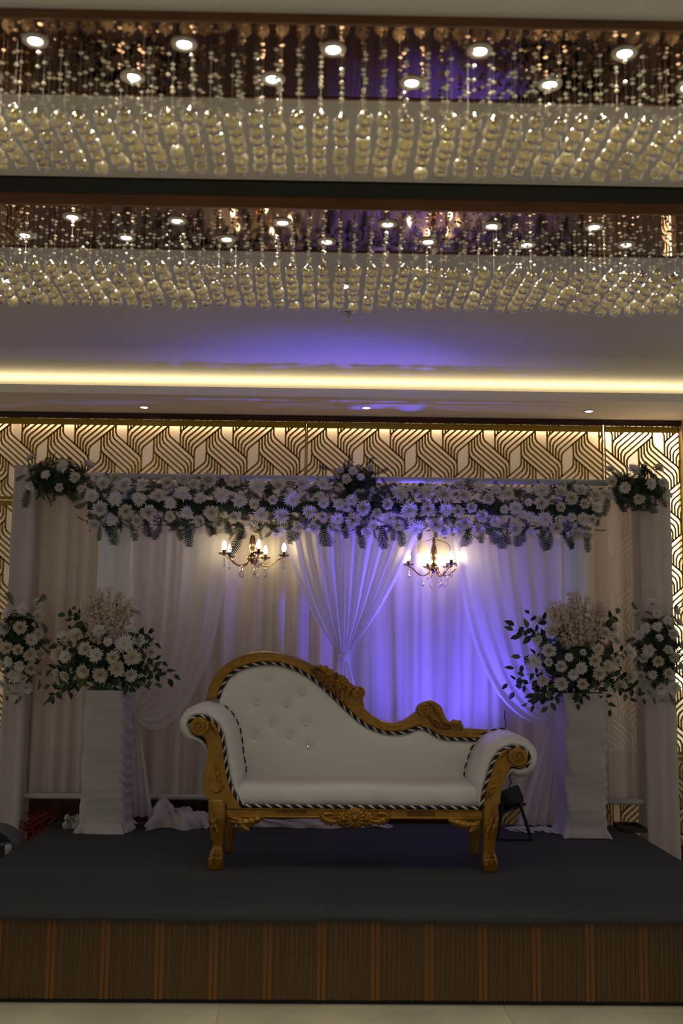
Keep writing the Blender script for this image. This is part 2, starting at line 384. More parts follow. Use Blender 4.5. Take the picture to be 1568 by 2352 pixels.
# ------------------------------------------------------------------ other ceiling fittings
def round_lamp(p, r, label, group=None, ring=True, watt=2.0, col=(1, .95, .88)):
    root = thing('downlight', label, 'downlight', p, group)
    a = MB(); a.lathe([(r*.78, -.004), (r, -.006), (r*1.12, -.002), (r*1.12, .002)], n=24); a.obj('lamp_ring', M['white_metal'], root, True)
    a = MB(); a.lathe([(0, -.0055), (r*.5, -.005), (r*.80, -.003)], n=24); a.obj('lamp_lens', M['lamp_soft'], root, True)
    light('downlight_beam', 'SPOT', (p[0], p[1], p[2]-.02), watt, col, (0, 0, -1), spot_size=1.7, spot_blend=.8, shadow_soft_size=.03)
for (x, y), n in zip(((331, 935), (841, 936), (1352, 944)), ('round downlight in the low soffit, above the left flower arrangement', 'round downlight in the low soffit, beside the round speaker vent', 'round downlight in the low soffit, above the right corner flowers')):
    p = atZ(x, y, ZS); round_lamp(p, .036, n, watt=1.2)
for (x, y), n in zip(((785, 657), (28, 645), (1563, 665)), ('small bright ceiling lamp behind the farther chandelier, nearest the sprinkler', 'small bright ceiling lamp behind the farther chandelier at the left picture edge', 'small bright ceiling lamp behind the farther chandelier at the right picture edge')):
    p = atZ(x, y, ZC); round_lamp(p, .045, n, watt=1.0)
p = atZ(951, 941, ZS); root = thing('speaker_vent', 'flat round ceiling speaker grille set into the low soffit', 'speaker', p)
a = MB(); a.lathe([(.080, .002), (.092, -.007), (.100, -.006), (.102, .002)], n=36); a.obj('outer_ring', M['soffit'], root, True)
a = MB(); a.lathe([(0, -.006), (.045, -.006), (.050, -.010), (.055, -.006), (.062, -.004), (.068, -.009), (.074, -.004), (.082, -.002)], n=36); a.obj('grille', M['soffit'], root, True)
p = atZ(802, 716, ZC); root = thing('sprinkler', 'small chrome fire sprinkler hanging from the smooth ceiling', 'sprinkler', p)
a = MB(); a.lathe([(.045, 0), (.043, -.008), (.015, -.014), (.012, -.014)], n=24); a.obj('escutcheon', M['chrome'], root, True)
a = MB(); a.lathe([(.010, -.010), (.010, -.025), (.006, -.03)], n=12); a.tube([(-.008, 0, -.028), (-.014, 0, -.042), (-.003, 0, -.058)], .003, 6); a.tube([(.008, 0, -.028), (.014, 0, -.042), (.003, 0, -.058)], .003, 6)
a.obj('sprinkler_head', M['chrome'], root)
a = MB(); a.lathe([(0, -.058), (.021, -.058), (.021, -.061), (0, -.061)], n=16); a.obj('deflector', M['chrome'], root)

# ------------------------------------------------------------------ stage
SX0, SX1, SY0, SY1, SZ = -1.69, 1.945, 4.65, 6.98, .378
stage = thing('stage', 'low stage platform with charcoal carpet top and fluted wood front', 'stage', ((SX0+SX1)/2, SY0, 0)); A = At(stage)
b = MB(); prof = [(SY0+.004, SZ-.038), (SY0-.014, SZ-.036), (SY0-.022, SZ-.022), (SY0-.016, SZ-.007), (SY0+.006, SZ), (SY0+.10, SZ)]+[(SY0+.10+(SY1-SY0-.1)*k/6, SZ) for k in range(1, 7)]+[(SY1, SZ-.04)]
NX = 90
rows = []
for i in range(NX+1):
    x = SX0-.01+(SX1-SX0+.02)*i/NX
    rows.append([(x, y+(.004*sin(x*7)+.003*sin(x*17) if k < 5 else 0), z+(.0035*sin(x*5+1)+.0025*sin(x*13)+.002*sin(x*31) if k < 3 else 0)) for k, (y, z) in enumerate(prof)])
b.grid(rows); b.prism([(0, 0)]*0 or [(SX0-.01, SZ-.001), (SX0-.01, SZ-.05), (SX0+.003, SZ-.05), (SX0+.003, SZ-.001)], SY0, SY1); b.prism([(SX1-.003, SZ-.001), (SX1-.003, SZ-.05), (SX1+.01, SZ-.05), (SX1+.01, SZ-.001)], SY0, SY1)
A.put(b, 'carpet', M['carpet'], smooth=False, fix=True)
b = MB(); b.box(SX0+.004, SX1-.004, SY0+.02, SY1-.005, .02, SZ-.012); A.put(b, 'platform', M['fluted'], bevel=.003)
b = MB(); b.box(SX0+.01, SX1-.01, SY0+.03, SY1-.01, 0, .025); A.put(b, 'plinth', M['plinth'])  # near-black colour stands in for the shadow gap below the slats
PW = 117.4/2400*4.70; x = atY(102, 2200, SY0).x-PW*3; zt = SZ-.03; zb = .020
def slat_mesh(wd, dp):
    s = MB(); s.prism([(-wd/2, 0), (-wd/2, -dp*.7), (-wd/2+.002, -dp), (wd/2-.002, -dp), (wd/2, -dp*.7), (wd/2, 0)], zb, zt)
    m = s.mesh('slat', M['slat']); m.transform(Matrix(((1, 0, 0, 0), (0, 0, 1, 0), (0, 1, 0, 0), (0, 0, 0, 1)))); m.flip_normals(); return m
# prism() extrudes along Y; rotate so the slat stands up
SLA = slat_mesh(.0130, .006); SLB = slat_mesh(.0195, .007); SLB.materials[0] = M['slat2']
while x < SX1:
    for k in range(2):
        xx = x+.0105+.021*k
        if SX0+.01 < xx < SX1-.01: link('slat', SLB, stage, A.off @ Matrix.Translation((xx, SY0+.021, 0)))
    st = (PW-.0425)/9
    for k in range(9):
        xx = x+.0425+st*(k+.5)
        if SX0+.01 < xx < SX1-.01: link('slat', SLA, stage, A.off @ Matrix.Translation((xx, SY0+.021, 0)))
    x += PW


# ------------------------------------------------------------------ settee
YF, YB = 5.50, 5.95
def P(lst, Y): return [atY(x, y, Y) for x, y in lst]
sofa = thing('settee', 'white leatherette settee with carved gold frame and swooping back on the stage', 'sofa', (.165, 5.72, SZ)); A = At(sofa)
outer = [(473, 1608), (483, 1570), (506, 1536), (538, 1513), (572, 1500), (607, 1496), (644, 1500), (687, 1512), (716, 1526), (745, 1546), (770, 1566), (796, 1592), (818, 1612), (836, 1626), (857, 1643), (877, 1654), (900, 1659), (923, 1655), (943, 1643), (958, 1632), (975, 1628), (994, 1638), (1012, 1655), (1030, 1666), (1060, 1671), (1087, 1673), (1121, 1676)]
inner = [(503, 1605), (509, 1582), (526, 1553), (549, 1537), (578, 1527), (612, 1523), (647, 1526), (681, 1537), (710, 1553), (739, 1575), (767, 1601), (796, 1629), (829, 1658), (857, 1673), (886, 1682), (909, 1683), (932, 1681), (955, 1672), (972, 1672), (989, 1681), (1007, 1691), (1030, 1696), (1093, 1698)]
NR = 110; ro = curve(P(outer, YB), NR); ri = curve(P(inner, YB), NR)
b = MB(); rows = []
for o_, i_ in zip(ro, ri):
    row = []
    for k in range(9):
        t = k/8; p = o_.lerp(i_, t); d = (sin(pi*min(1, max(0, t)))**.55)*.034+(.008*sin(pi*t*3) if .3 < t < .98 else 0)
        row.append((p.x, p.y-d, p.z))
    row += [(i_.x, i_.y+.05, i_.z), (o_.x, o_.y+.05, o_.z)]
    rows.append(row)
b.grid(rows, closed=True); b.add(rows[0], [tuple(range(11))]); b.add(rows[-1], [tuple(range(11))])
rail = A.put(b, 'back_rail', M['sofagold'], smooth=True, fix=True)
# upholstered back
btn = [(752, 308), (1022, 430), (657, 510), (902, 520), (783, 670), (1055, 670), (640, 768), (918, 770), (1072, 856)]
btn = [atY(400+x/3.4844, 1470+y/3.4844, 5.93) for x, y in btn]
top = [(492, 1660), (497, 1625)]+inner+[(1112, 1698), (1125, 1705)]
tp = resample(P(top, YB), 200); xs = [p.x for p in tp]; zs = [p.z for p in tp]
xa, xb = tp[0].x, tp[-1].x; rows = []; z0 = .74
NXB, NZB = 120, 46
for i in range(NXB+1):
    x = xa+(xb-xa)*i/NXB; zt_ = float(np.interp(x, xs, zs))+.004; row = []
    for j in range(NZB+1):
        t = j/NZB; z = z0+(zt_-z0)*t
        e = min(1, (zt_-z)/.10); bul = .05*math.sqrt(max(0, 1-(1-e)**2))
        for q in btn:
            r2 = (q.x-x)**2+(q.z-z)**2; bul -= .016*math.exp(-r2/.0006)+.006*math.exp(-r2/.004)
        row.append((x, YB+.012-bul, z))
    rows.append(row)
b = MB(); b.grid(rows); back = A.put(b, 'backrest', M['leather'], smooth=True)
b = MB(); rows2 = [[(p[0], YB+.05, p[2]) for p in r] for r in rows]; b.grid([[r[0], r[-1]] for r in rows2]); A.put(b, 'back_panel', M['leather'])
for q in btn:
    b = MB(); b.lathe([(0, .012), (.006, .010), (.010, .005), (.012, 0), (.012, -.004)], (0, 0, 0), 10)
    b.mesh; o = b.obj('button', M['jewel'], back); o.matrix_local = Matrix.Translation((q.x, YB-.024, q.z)) @ Matrix.Rotation(pi/2, 4, 'X')
def rope(pts, r, turns_per_m, name, parent, n=None):
    L = sum((b_-a_).length for a_, b_ in zip(pts, pts[1:])); n = n or int(L*turns_per_m*7)
    pts = resample(pts, max(8, n)); b = MB(); ups = Vector((0, -1, 0))
    for s in range(3):
        q = []
        for i, p in enumerate(pts):
            t = (pts[min(i+1, len(pts)-1)]-pts[max(i-1, 0)]).normalized(); a = t.cross(ups)
            a = a.normalized() if a.length > 1e-3 else Vector((1, 0, 0)); c = t.cross(a)
            an = 2*pi*(L*turns_per_m*i/(len(pts)-1)+s/3); q.append(p+(a*cos(an)+c*sin(an))*r*.55)
        b.tube(q, r*.56, 5, 1 if s == 0 else 0)
    return A.put(b, name, [M['ropeblack'], M['ropewhite']], parent, smooth=True)
rope([p+Vector((0, -.026, 0)) for p in curve(P(inner, YB), 160)], .0085, 19, 'piping', rail)
# seat
b = MB(); pr = []
sz = .803
prof = [(5.535, .692), (5.512, .705), (5.505, .735), (5.508, .775), (5.522, .797), (5.55, .805), (5.62, .808), (5.75, .806), (5.95, .802)]
xL, xR = atY(541, 1815, 5.52).x, atY(1101, 1820, 5.52).x; rows = []
for i in range(81):
    x = xL+(xR-xL)*i/80; row = []
    for k, (y, z) in enumerate(prof):
        wv = .004*sin(x*9)+.003*sin(x*23+k)+(.003*sin(x*41+k*2) if k < 5 else 0)
        edge = max(0, 1-min(i, 80-i)/5)
        row.append((x, y+wv*.7+edge*.02*(k < 5), z+wv*.5-edge*.010*(k > 3)))
    rows.append(row)
b.grid(rows); A.put(b, 'seat_cushion', M['leather'], smooth=True)
# arms: gold scroll fronts and padded rolls
gl = [(434, 1665), (443, 1649), (462, 1644), (483, 1651), (498, 1665), (510, 1688), (516, 1717), (519, 1745), (525, 1780), (533, 1809), (546, 1832), (557, 1850), (557, 1858), (520, 1858), (520, 1838), (476, 1838), (467, 1814), (467, 1786), (473, 1757), (477, 1734), (476, 1708), (469, 1691), (455, 1690), (442, 1687)]
gr = [(1139, 1744), (1144, 1729), (1159, 1719), (1182, 1714), (1202, 1721), (1213, 1738), (1209, 1755), (1193, 1764), (1176, 1759), (1169, 1761), (1159, 1787), (1150, 1813), (1147, 1836), (1147, 1848), (1106, 1848), (1104, 1858), (1106, 1836), (1110, 1813), (1119, 1784), (1127, 1758)]
def smooth_closed(pts, k=2):
    for _ in range(k):
        o_ = []
        for i in range(len(pts)):
            a_, c_ = pts[i], pts[(i+1) % len(pts)]; o_ += [(a_[0]*.75+c_[0]*.25, a_[1]*.75+c_[1]*.25), (a_[0]*.25+c_[0]*.75, a_[1]*.25+c_[1]*.75)]
        pts = o_
    return pts
def volute(cx, cy, R, turns, hand, start, Y, parent, name='scroll', depth=.03, m='sofagold'):
    c = atY(cx, cy, Y); s = R*Y/2400*1.0; b = MB()
    b.lathe([(s*.98, .0), (s, .006), (s*.96, depth*.55), (s*.8, depth*.7), (0, depth*.62)], c, 28, 0, (0, -1, 0))
    pts = []; rs = []
    for i in range(40):
        t = i/39; an = start+hand*t*turns*2*pi; r = s*(.88*(1-t)**.8+.06)
        pts.append(c+Vector((r*cos(an), -depth*.72-.003*t, r*sin(an)))); rs.append(s*(.19-.06*t))
    b.tube(pts, rs, 7); b.lathe([(s*.2, 0), (s*.16, .012), (0, .016)], c+Vector((0, -depth*.7, 0)), 10, 0, (0, -1, 0))
    return A.put(b, name, M[m], parent, smooth=True, fix=True)
def leaf_relief(pts, wmax, Y, parent, name='carved_leaf', lobes=5, h=.014, m='sofagold', tip=.1):
    sp = curve(P(pts, Y), 34); b = MB(); rows = []
    for i, p in enumerate(sp):
        t = i/33; tg = (sp[min(i+1, 33)]-sp[max(i-1, 0)]).normalized(); nn = Vector((-tg.z, 0, tg.x))
        w_ = wmax*Y/2400*(sin(pi*(.12+.88*(1-t)**.9))*.85+.10)*(1-.30*abs(sin(lobes*pi*t)))
        row = []
        for k in range(-5, 6):
            u = k/5; hh = h*(1-u*u)**.5*(.6+.4*abs(cos(lobes*pi*t+u*1.5)))+.004*(k == 0)
            sk = tg*(-abs(u)*w_*.35); row.append(p+nn*w_*u+sk+Vector((0, -hh, 0)))
        rows.append(row)
    b.grid(rows); return A.put(b, name, M[m], parent, smooth=True)
def arm(poly, side, leafs):
    w2 = [(p.x, p.z) for p in P(poly, YF)]
    b = MB(); b.prism(smooth_closed(w2, 1), YF-.018, YF+.035)
    g = A.put(b, 'arm_front', M['sofagold'], bevel=.006, fix=True); return g
def pad(path, sgn, parent_name, back_off, yb):
    """padded roll lofted behind the gold front along its inner and upper edge"""
    c = curve(P(path, YF+.01), 60); b = MB(); rows = []
    for y, off in ((YF+.012, .000), (YF-.001, .010), (YF-.003, .022), (YF+.012, .036), (YF+.045, back_off*.98), (YF+.09, back_off), (YF+.25, back_off), (yb, back_off)):
        row = []
        for i, p in enumerate(c):
            t = (c[min(i+1, 59)]-c[max(i-1, 0)]).normalized(); nn = Vector((-t.z, 0, t.x))*sgn
            o2 = off*min(1, .25+i/14)*min(1, max(0, (57-i)/14))+(.0035*sin(i*1.9+sin(i*.7)*2)*(1 if .005 < off < .045 else 0))
            row.append(Vector((p.x, y, p.z))+nn*o2)
        rows.append(row)
    b.grid(rows); n = len(rows[-1]); b.add(rows[-1], [tuple(range(n))])
    o = A.put(b, 'armrest', M['leather'], smooth=True, fix=True); return o, c, rows
la = [(557, 1849), (546, 1832), (533, 1809), (525, 1780), (519, 1745), (516, 1717), (510, 1688), (498, 1665), (483, 1651), (462, 1644), (443, 1649), (434, 1665), (438, 1680), (446, 1690), (461, 1697), (474, 1712), (479, 1732), (480, 1750)]
ra = [(1104, 1857), (1106, 1836), (1110, 1813), (1119, 1784), (1127, 1758), (1133, 1744), (1144, 1729), (1159, 1719), (1182, 1714), (1202, 1721), (1213, 1738), (1209, 1755), (1196, 1766), (1176, 1764), (1169, 1766), (1159, 1787), (1150, 1813)]
gL = arm(gl, -1, None); gR = arm(gr, 1, None)
padL, cL, rL = pad(la, -1, '', .056, YB+.02); padR, cR, rR = pad(ra, 1, '', .056, YB+.02)
rope([Vector((p.x, YF-.018, p.z)) for p in cL[:44]], .0085, 19, 'piping', gL)
rope([Vector((p.x, YF-.018, p.z)) for p in cR[:44]], .0085, 19, 'piping', gR)
rope([Vector((p[0], YB-.035, p[2])) for p in rL[-1][8:34]], .008, 19, 'piping', padL)
rope([Vector((p[0], YB-.035, p[2])) for p in rR[-1][8:34]], .008, 19, 'piping', padR)
volute(458, 1668, 21, 1.6, -1, .6, YF-.018, gL); volute(1189, 1738, 22, 1.6, 1, 2.4, YF-.018, gR)
leaf_relief([(478, 1655), (490, 1668), (500, 1688)], 9, YF-.018, gL, lobes=4); leaf_relief([(1172, 1722), (1156, 1728), (1143, 1744)], 8, YF-.018, gR, lobes=4)
leaf_relief([(494, 1748), (500, 1775), (501, 1795)], 7, YF-.016, gL, lobes=3); leaf_relief([(486, 1814), (498, 1818), (510, 1808), (508, 1792)], 7, YF-.016, gL, lobes=4)
leaf_relief([(1124, 1832), (1130, 1812), (1133, 1794)], 9, YF-.016, gR, lobes=3); leaf_relief([(1116, 1838), (1118, 1822), (1114, 1808)], 5, YF-.016, gR, lobes=3)
# apron
b = MB(); q = [(p.x, p.z) for p in P([(520, 1853), (1107, 1858), (1107, 1882), (520, 1877)], YF)]
b.prism(q, YF-.006, YF+.04); ap = A.put(b, 'apron', M['sofagold'], bevel=.004, fix=True)
pts = P([(520, 1875), (1107, 1880)], YF-.008); b = MB(); b.tube(resample(pts, 12), .008, 8); pts = P([(520, 1857), (1107, 1862)], YF-.008); b.tube(resample(pts, 12), .006, 8); A.put(b, 'moulding', M['sofagold'], ap, smooth=True)
rope(resample(P([(553, 1851), (1106, 1856)], YF-.012), 40), .0095, 19, 'piping', ap)
for x0, x1, y0, y1 in ((632, 704, 1854, 1868), (935, 999, 1858, 1875)):
    b = MB(); a0 = atY(x0, y1, YF-.012); a1 = atY(x1, y0, YF-.012); h_ = a1.z-a0.z; wd = a1.x-a0.x; n = 9
    for k in range(-2, n+1):
        for s in (1, -1):
            xa_ = a0.x+wd*k/n; xb_ = xa_+h_*1.3
            if s < 0: xa_, xb_ = xb_, xa_
            pa, pb = Vector((xa_, YF-.010, a0.z)), Vector((xb_, YF-.010, a1.z)); lo, hi = a0.x, a1.x
            cc = clip((pa.x, pa.z), (pb.x, pb.z), (lo, hi, a0.z, a1.z))
            if cc: b.tube([(cc[0][0], YF-.008, cc[0][1]), (cc[1][0], YF-.008, cc[1][1])], .0024, 5)
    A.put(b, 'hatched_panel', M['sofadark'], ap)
def rosette(cx, cy, R, Y, parent, n=12, m='sofagold'):
    c = atY(cx, cy, Y); s = R*Y/2400; b = MB(); N = n*6
    prof = [(0, .030), (.14, .030), (.22, .024), (.30, .016), (.45, .020), (.8, .016), (.97, .006), (1, 0)]
    rows = []
    for i in range(N):
        a = 2*pi*i/N; pt_ = abs(sin(a*n/2))**.5
        rows.append([c+Vector((cos(a)*r*s*(1-(.14*(1-pt_) if r > .7 else 0)), -(h_*(.55+.45*pt_ if .25 < r else 1)), sin(a)*r*s*(1-(.14*(1-pt_) if r > .7 else 0)))) for r, h_ in prof])
    rows.append(rows[0]); b.grid(rows); return A.put(b, 'carved_flower', M[m], parent, smooth=True, fix=True)
rosette(815, 1878, 25, YF-.014, ap, 14)
for s in (-1, 1):
    rosette(815+s*26, 1880, 19, YF-.006, ap, 10)
    leaf_relief([(815+s*36, 1885), (815+s*56, 1887), (815+s*74, 1878), (815+s*80, 1870)], 12, YF-.010, ap, lobes=5)
    leaf_relief([(815+s*46, 1870), (815+s*62, 1868), (815+s*78, 1874)], 7, YF-.012, ap, lobes=3)
for pts in ([(526, 1884), (550, 1889), (578, 1886), (605, 1876)], [(528, 1876), (546, 1882), (556, 1897), (572, 1906)], [(1102, 1890), (1076, 1895), (1050, 1890), (1027, 1882)], [(1102, 1884), (1088, 1900), (1078, 1910)]):
    leaf_relief(pts, 13, YF-.008, ap, lobes=6, h=.02)
# legs
def leg(prof_l, prof_r, Y, dp, name='leg'):
    l = P(prof_l, Y); r = P(prof_r, Y); l = resample(l, 30); r = resample(r, 30); b = MB(); rows = []
    for a_, c_ in zip(l, r):
        z = (a_.z+c_.z)/2; w_ = (c_.x-a_.x)/2; cx = (a_.x+c_.x)/2; row = []
        for k in range(16):
            an = 2*pi*k/16; ex = .55
            row.append((cx+w_*math.copysign(abs(cos(an))**ex, cos(an)), Y+dp/2+dp/2*math.copysign(abs(sin(an))**ex, sin(an))*min(1.2, w_/.045), z))
        rows.append(row)
    z0 = SZ
    rows[-1] = [(p[0], p[1], SZ) for p in rows[-1]]
    b.grid(rows, closed=True); b.add(rows[0], [tuple(range(16))]); b.add(rows[-1], [tuple(range(16))])
    return A.put(b, name, M['sofagold'], smooth=True, fix=True)
l1 = leg([(476, 1837), (477, 1883), (483, 1929), (487, 1946), (480, 1962), (475, 1980), (476, 1998)], [(520, 1837), (520, 1883), (513, 1918), (510, 1946), (511, 1962), (512, 1975), (509, 1998)], YF-.016, .085)
l2 = leg([(1106, 1847), (1108, 1899), (1110, 1933), (1110, 1962), (1109, 1985), (1113, 2003)], [(1147, 1847), (1146, 1899), (1140, 1933), (1138, 1958), (1146, 1982), (1143, 2003)], YF-.016, .085)
for l_, pp in ((l1, ([(484, 1848), (494, 1866), (492, 1888), (484, 1905)], [(480, 1880), (490, 1890), (500, 1912)], [(496, 1950), (490, 1966), (484, 1985)], [(502, 1950), (504, 1968), (500, 1985)])), (l2, ([(1134, 1862), (1128, 1885), (1120, 1908), (1116, 1928)], [(1144, 1868), (1136, 1895), (1128, 1915)], [(1124, 1955), (1122, 1970), (1116, 1988)], [(1130, 1955), (1135, 1970), (1140, 1986)]))):
    for p in pp: leaf_relief(p, 6.5, YF-.020, l_, lobes=3, h=.012)
leg([(512, 1845), (514, 1900), (518, 1958)], [(538, 1845), (538, 1900), (532, 1958)], YB-.03, .07); leg([(1078, 1850), (1078, 1905), (1082, 1962)], [(1104, 1850), (1104, 1905), (1100, 1962)], YB-.03, .07)
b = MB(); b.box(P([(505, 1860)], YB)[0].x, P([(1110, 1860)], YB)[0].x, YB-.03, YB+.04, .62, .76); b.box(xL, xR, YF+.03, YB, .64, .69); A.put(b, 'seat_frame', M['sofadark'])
# carvings on the back rail
CY = YB-.034
for pl in ([(955, 1640), (956, 1624), (968, 1614), (986, 1612), (1001, 1619), (1011, 1636), (1021, 1653), (1034, 1661), (1047, 1655), (1058, 1660), (1063, 1674), (1030, 1690), (990, 1676), (962, 1668)],
           [(713, 1526), (728, 1528), (741, 1531), (756, 1537), (768, 1549), (790, 1550), (797, 1562), (813, 1576), (830, 1578), (838, 1590), (832, 1606), (838, 1624), (826, 1648), (796, 1622), (767, 1594), (739, 1568), (714, 1548)]):
    b = MB(); b.prism(smooth_closed([(p.x, p.z) for p in P(pl, CY)], 1), CY+.002, YB+.03); A.put(b, 'carved_crest', M['sofagold'], rail, bevel=.006, fix=True)
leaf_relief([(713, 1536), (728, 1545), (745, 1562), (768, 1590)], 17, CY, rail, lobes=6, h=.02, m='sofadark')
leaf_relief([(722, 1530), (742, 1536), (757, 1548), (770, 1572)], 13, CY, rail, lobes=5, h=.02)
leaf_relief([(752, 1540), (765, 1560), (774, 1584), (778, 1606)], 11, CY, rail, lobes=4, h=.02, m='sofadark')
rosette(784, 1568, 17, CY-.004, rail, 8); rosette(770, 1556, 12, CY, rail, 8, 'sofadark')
leaf_relief([(792, 1556), (800, 1574), (798, 1596), (790, 1616)], 10, CY, rail, lobes=3, h=.016)
volute(823, 1592, 15, 1.5, -1, 1.6, CY, rail, depth=.04)
leaf_relief([(818, 1578), (804, 1582), (796, 1598), (796, 1620)], 9, CY, rail, lobes=2, h=.022)
volute(973, 1631, 15, 1.5, 1, 1.0, CY, rail, depth=.04)
leaf_relief([(964, 1616), (990, 1614), (1008, 1634), (1020, 1655), (1036, 1667)], 11, CY, rail, lobes=2, h=.022)
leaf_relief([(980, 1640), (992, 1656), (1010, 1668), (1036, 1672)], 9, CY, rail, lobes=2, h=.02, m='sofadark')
leaf_relief([(1020, 1664), (1040, 1660), (1054, 1662), (1062, 1672)], 9, CY, rail, lobes=4, h=.022)
volute(1050, 1664, 8, 1.2, -1, 1.0, CY, rail, depth=.035)

# ------------------------------------------------------------------ drapes, frame and cloth pillars
YD = 7.12
def hang(name, x0, x1, zt, zb, Y, per_m, amp, m, label, seed, nx=160, nz=18, flare=0.):
    r = random.Random(seed); ks = [(r.uniform(.5, 1), r.uniform(.55, 1.7)*per_m*2*pi, r.uniform(0, 6), r.uniform(-1.2, 1.2)) for _ in range(7)]; rows = []
    for j in range(nz+1):
        t = j/nz; row = []
        for i in range(nx+1):
            x = x0+(x1-x0)*i/nx; s = 0
            for a, k, p, dr in ks: s += a*sin(k*(x+.02*dr*t)+p+dr*t*.8)
            s /= 3.2; s = math.copysign(abs(s)**.75, s)
            row.append((x+.01*s*t, Y+amp*s*(.45+.55*t)-flare*t, zt+(zb-zt)*t))
        rows.append(row)
    b = MB(); b.grid(rows); o = b.obj(name, m, smooth=True); tag(o, label, 'curtain'); return o
zrail = atY(400, 1832, YD+.05).z; ztopb = atY(784, 1102, 7.1).z
hang('curtain', atY(300, 1300, 7.2).x, atY(1285, 1300, 7.2).x, ztopb-.01, zrail, 7.24, 4.6, .045, M['curtain'], 'wide white pleated curtain closing the middle of the backdrop behind the settee', 5, nx=300)
hang('curtain', atY(72, 1300, 7.25).x, atY(224, 1300, 7.25).x, atY(130, 1085, 7.25).z, zrail, 7.25, 6, .030, M['sheer'], 'narrow thin white curtain left of the left inner pillar', 6, nx=90)
hang('curtain', atY(1348, 1300, 7.25).x, atY(1470, 1300, 7.25).x, atY(1440, 1108, 7.25).z, zrail-.02, 7.25, 6, .030, M['sheer'], 'narrow thin white curtain right of the right inner pillar', 8, nx=90)
def pillar(name, x0, x1, y0, y1, z0, z1, m, label, seed, gather=.3):
    """box pillar dressed in cloth"""
    r = random.Random(seed); rows = []; nz = 40
    ring = []
    for (xa_, ya_), (xb_, yb_) in (((x0, y0), (x1, y0)), ((x1, y0), (x1, y1)), ((x1, y1), (x0, y1)), ((x0, y1), (x0, y0))):
        for k in range(12): ring.append((xa_+(xb_-xa_)*k/12, ya_+(yb_-ya_)*k/12, k))
    cx, cy = (x0+x1)/2, (y0+y1)/2; ph = [r.uniform(0, 6) for _ in ring]
    for j in range(nz+1):
        t = j/nz; z = z1+(z0-z1)*t; row = []
        for q, (x, y, k) in enumerate(ring):
            d = .006*gather*(sin(q*1.3+ph[q]*.3)+.6*sin(z*21+q*.9)+.5*sin(z*9+q*.5))
            if k == 0: d -= .006
            dx, dy = x-cx, y-cy; L = math.hypot(dx, dy); row.append((x+dx/L*d, y+dy/L*d, z))
        rows.append(row)
    b = MB(); b.grid(rows, closed=True); b.add(rows[0], [tuple(range(len(ring)))])
    o = b.obj(name, m, smooth=True); tag(o, label, 'pillar', kind='thing'); return o
xl0, xl1, xr0, xr1 = (atY(a, 1300, 7.05).x for a in (224, 302, 1284, 1350))
pillar('cloth_pillar', xl0, xl1, 7.03, 7.19, SZ, ztopb-.02, M['satin'], 'square white cloth pillar of the arch behind the left flower pedestal', 3)
pillar('cloth_pillar', xr0, xr1, 7.03, 7.19, SZ, ztopb-.02, M['satin'], 'square white cloth pillar of the arch behind the right flower pedestal', 4)
ol0, ol1 = atY(18, 1500, 7.22).x, atY(74, 1500, 7.22).x; or0, or1 = atY(1467, 1500, 7.22).x, atY(1543, 1500, 7.22).x
pillar('cloth_pillar', ol0, ol1, 7.14, 7.34, 0, atY(36, 1074, 7.25).z, M['cover2'], 'outer thin cloth pillar at the left end of the backdrop', 5, .6)
pillar('cloth_pillar', or0, or1, 7.14, 7.34, 0, atY(1540, 1112, 7.25).z, M['cover2'], 'outer thin cloth pillar at the right end of the backdrop', 6, .6)
fr = thing('backdrop_frame', 'white pipe frame of the backdrop with top and bottom rails', 'frame', (.12, YD+.06, 0)); A = At(fr)
def pipe(p, q, r, name='pipe'): b = MB(); b.tube([p, q], r, 12); A.put(b, name, M['pipe'], smooth=True)
pipe((atY(215, 1086, 7.1).x, 7.10, ztopb+.004), (atY(1395, 1106, 7.1).x, 7.10, ztopb+.004), .022, 'top_rail')
pipe((ol0-.05, 7.20, zrail), (atY(700, 1832, 7.2).x, 7.20, zrail), .020, 'bottom_rail'); pipe((atY(1385, 1840, 7.2).x, 7.20, zrail-.005), (or1, 7.20, zrail-.005), .020, 'bottom_rail')
for x in (atY(500, 1400, 7.28).x, atY(1060, 1400, 7.28).x): pipe((x, 7.29, 0), (x, 7.29, ztopb), .018, 'upright')
for x, y0 in ((xl0+.03, 7.1), (xr1-.03, 7.1)): pipe((x, y0, SZ), (x, y0, ztopb-.03), .018, 'upright')
zb_ = atY(60, 1694, 7.2).z; pipe((ol0+.01, 7.17, zb_), (ol1, 7.17, zb_), .012, 'cross_brace'); zb_ = atY(1500, 1712, 7.2).z; pipe((or0, 7.17, zb_), (or1-.01, 7.17, zb_), .012, 'cross_brace')
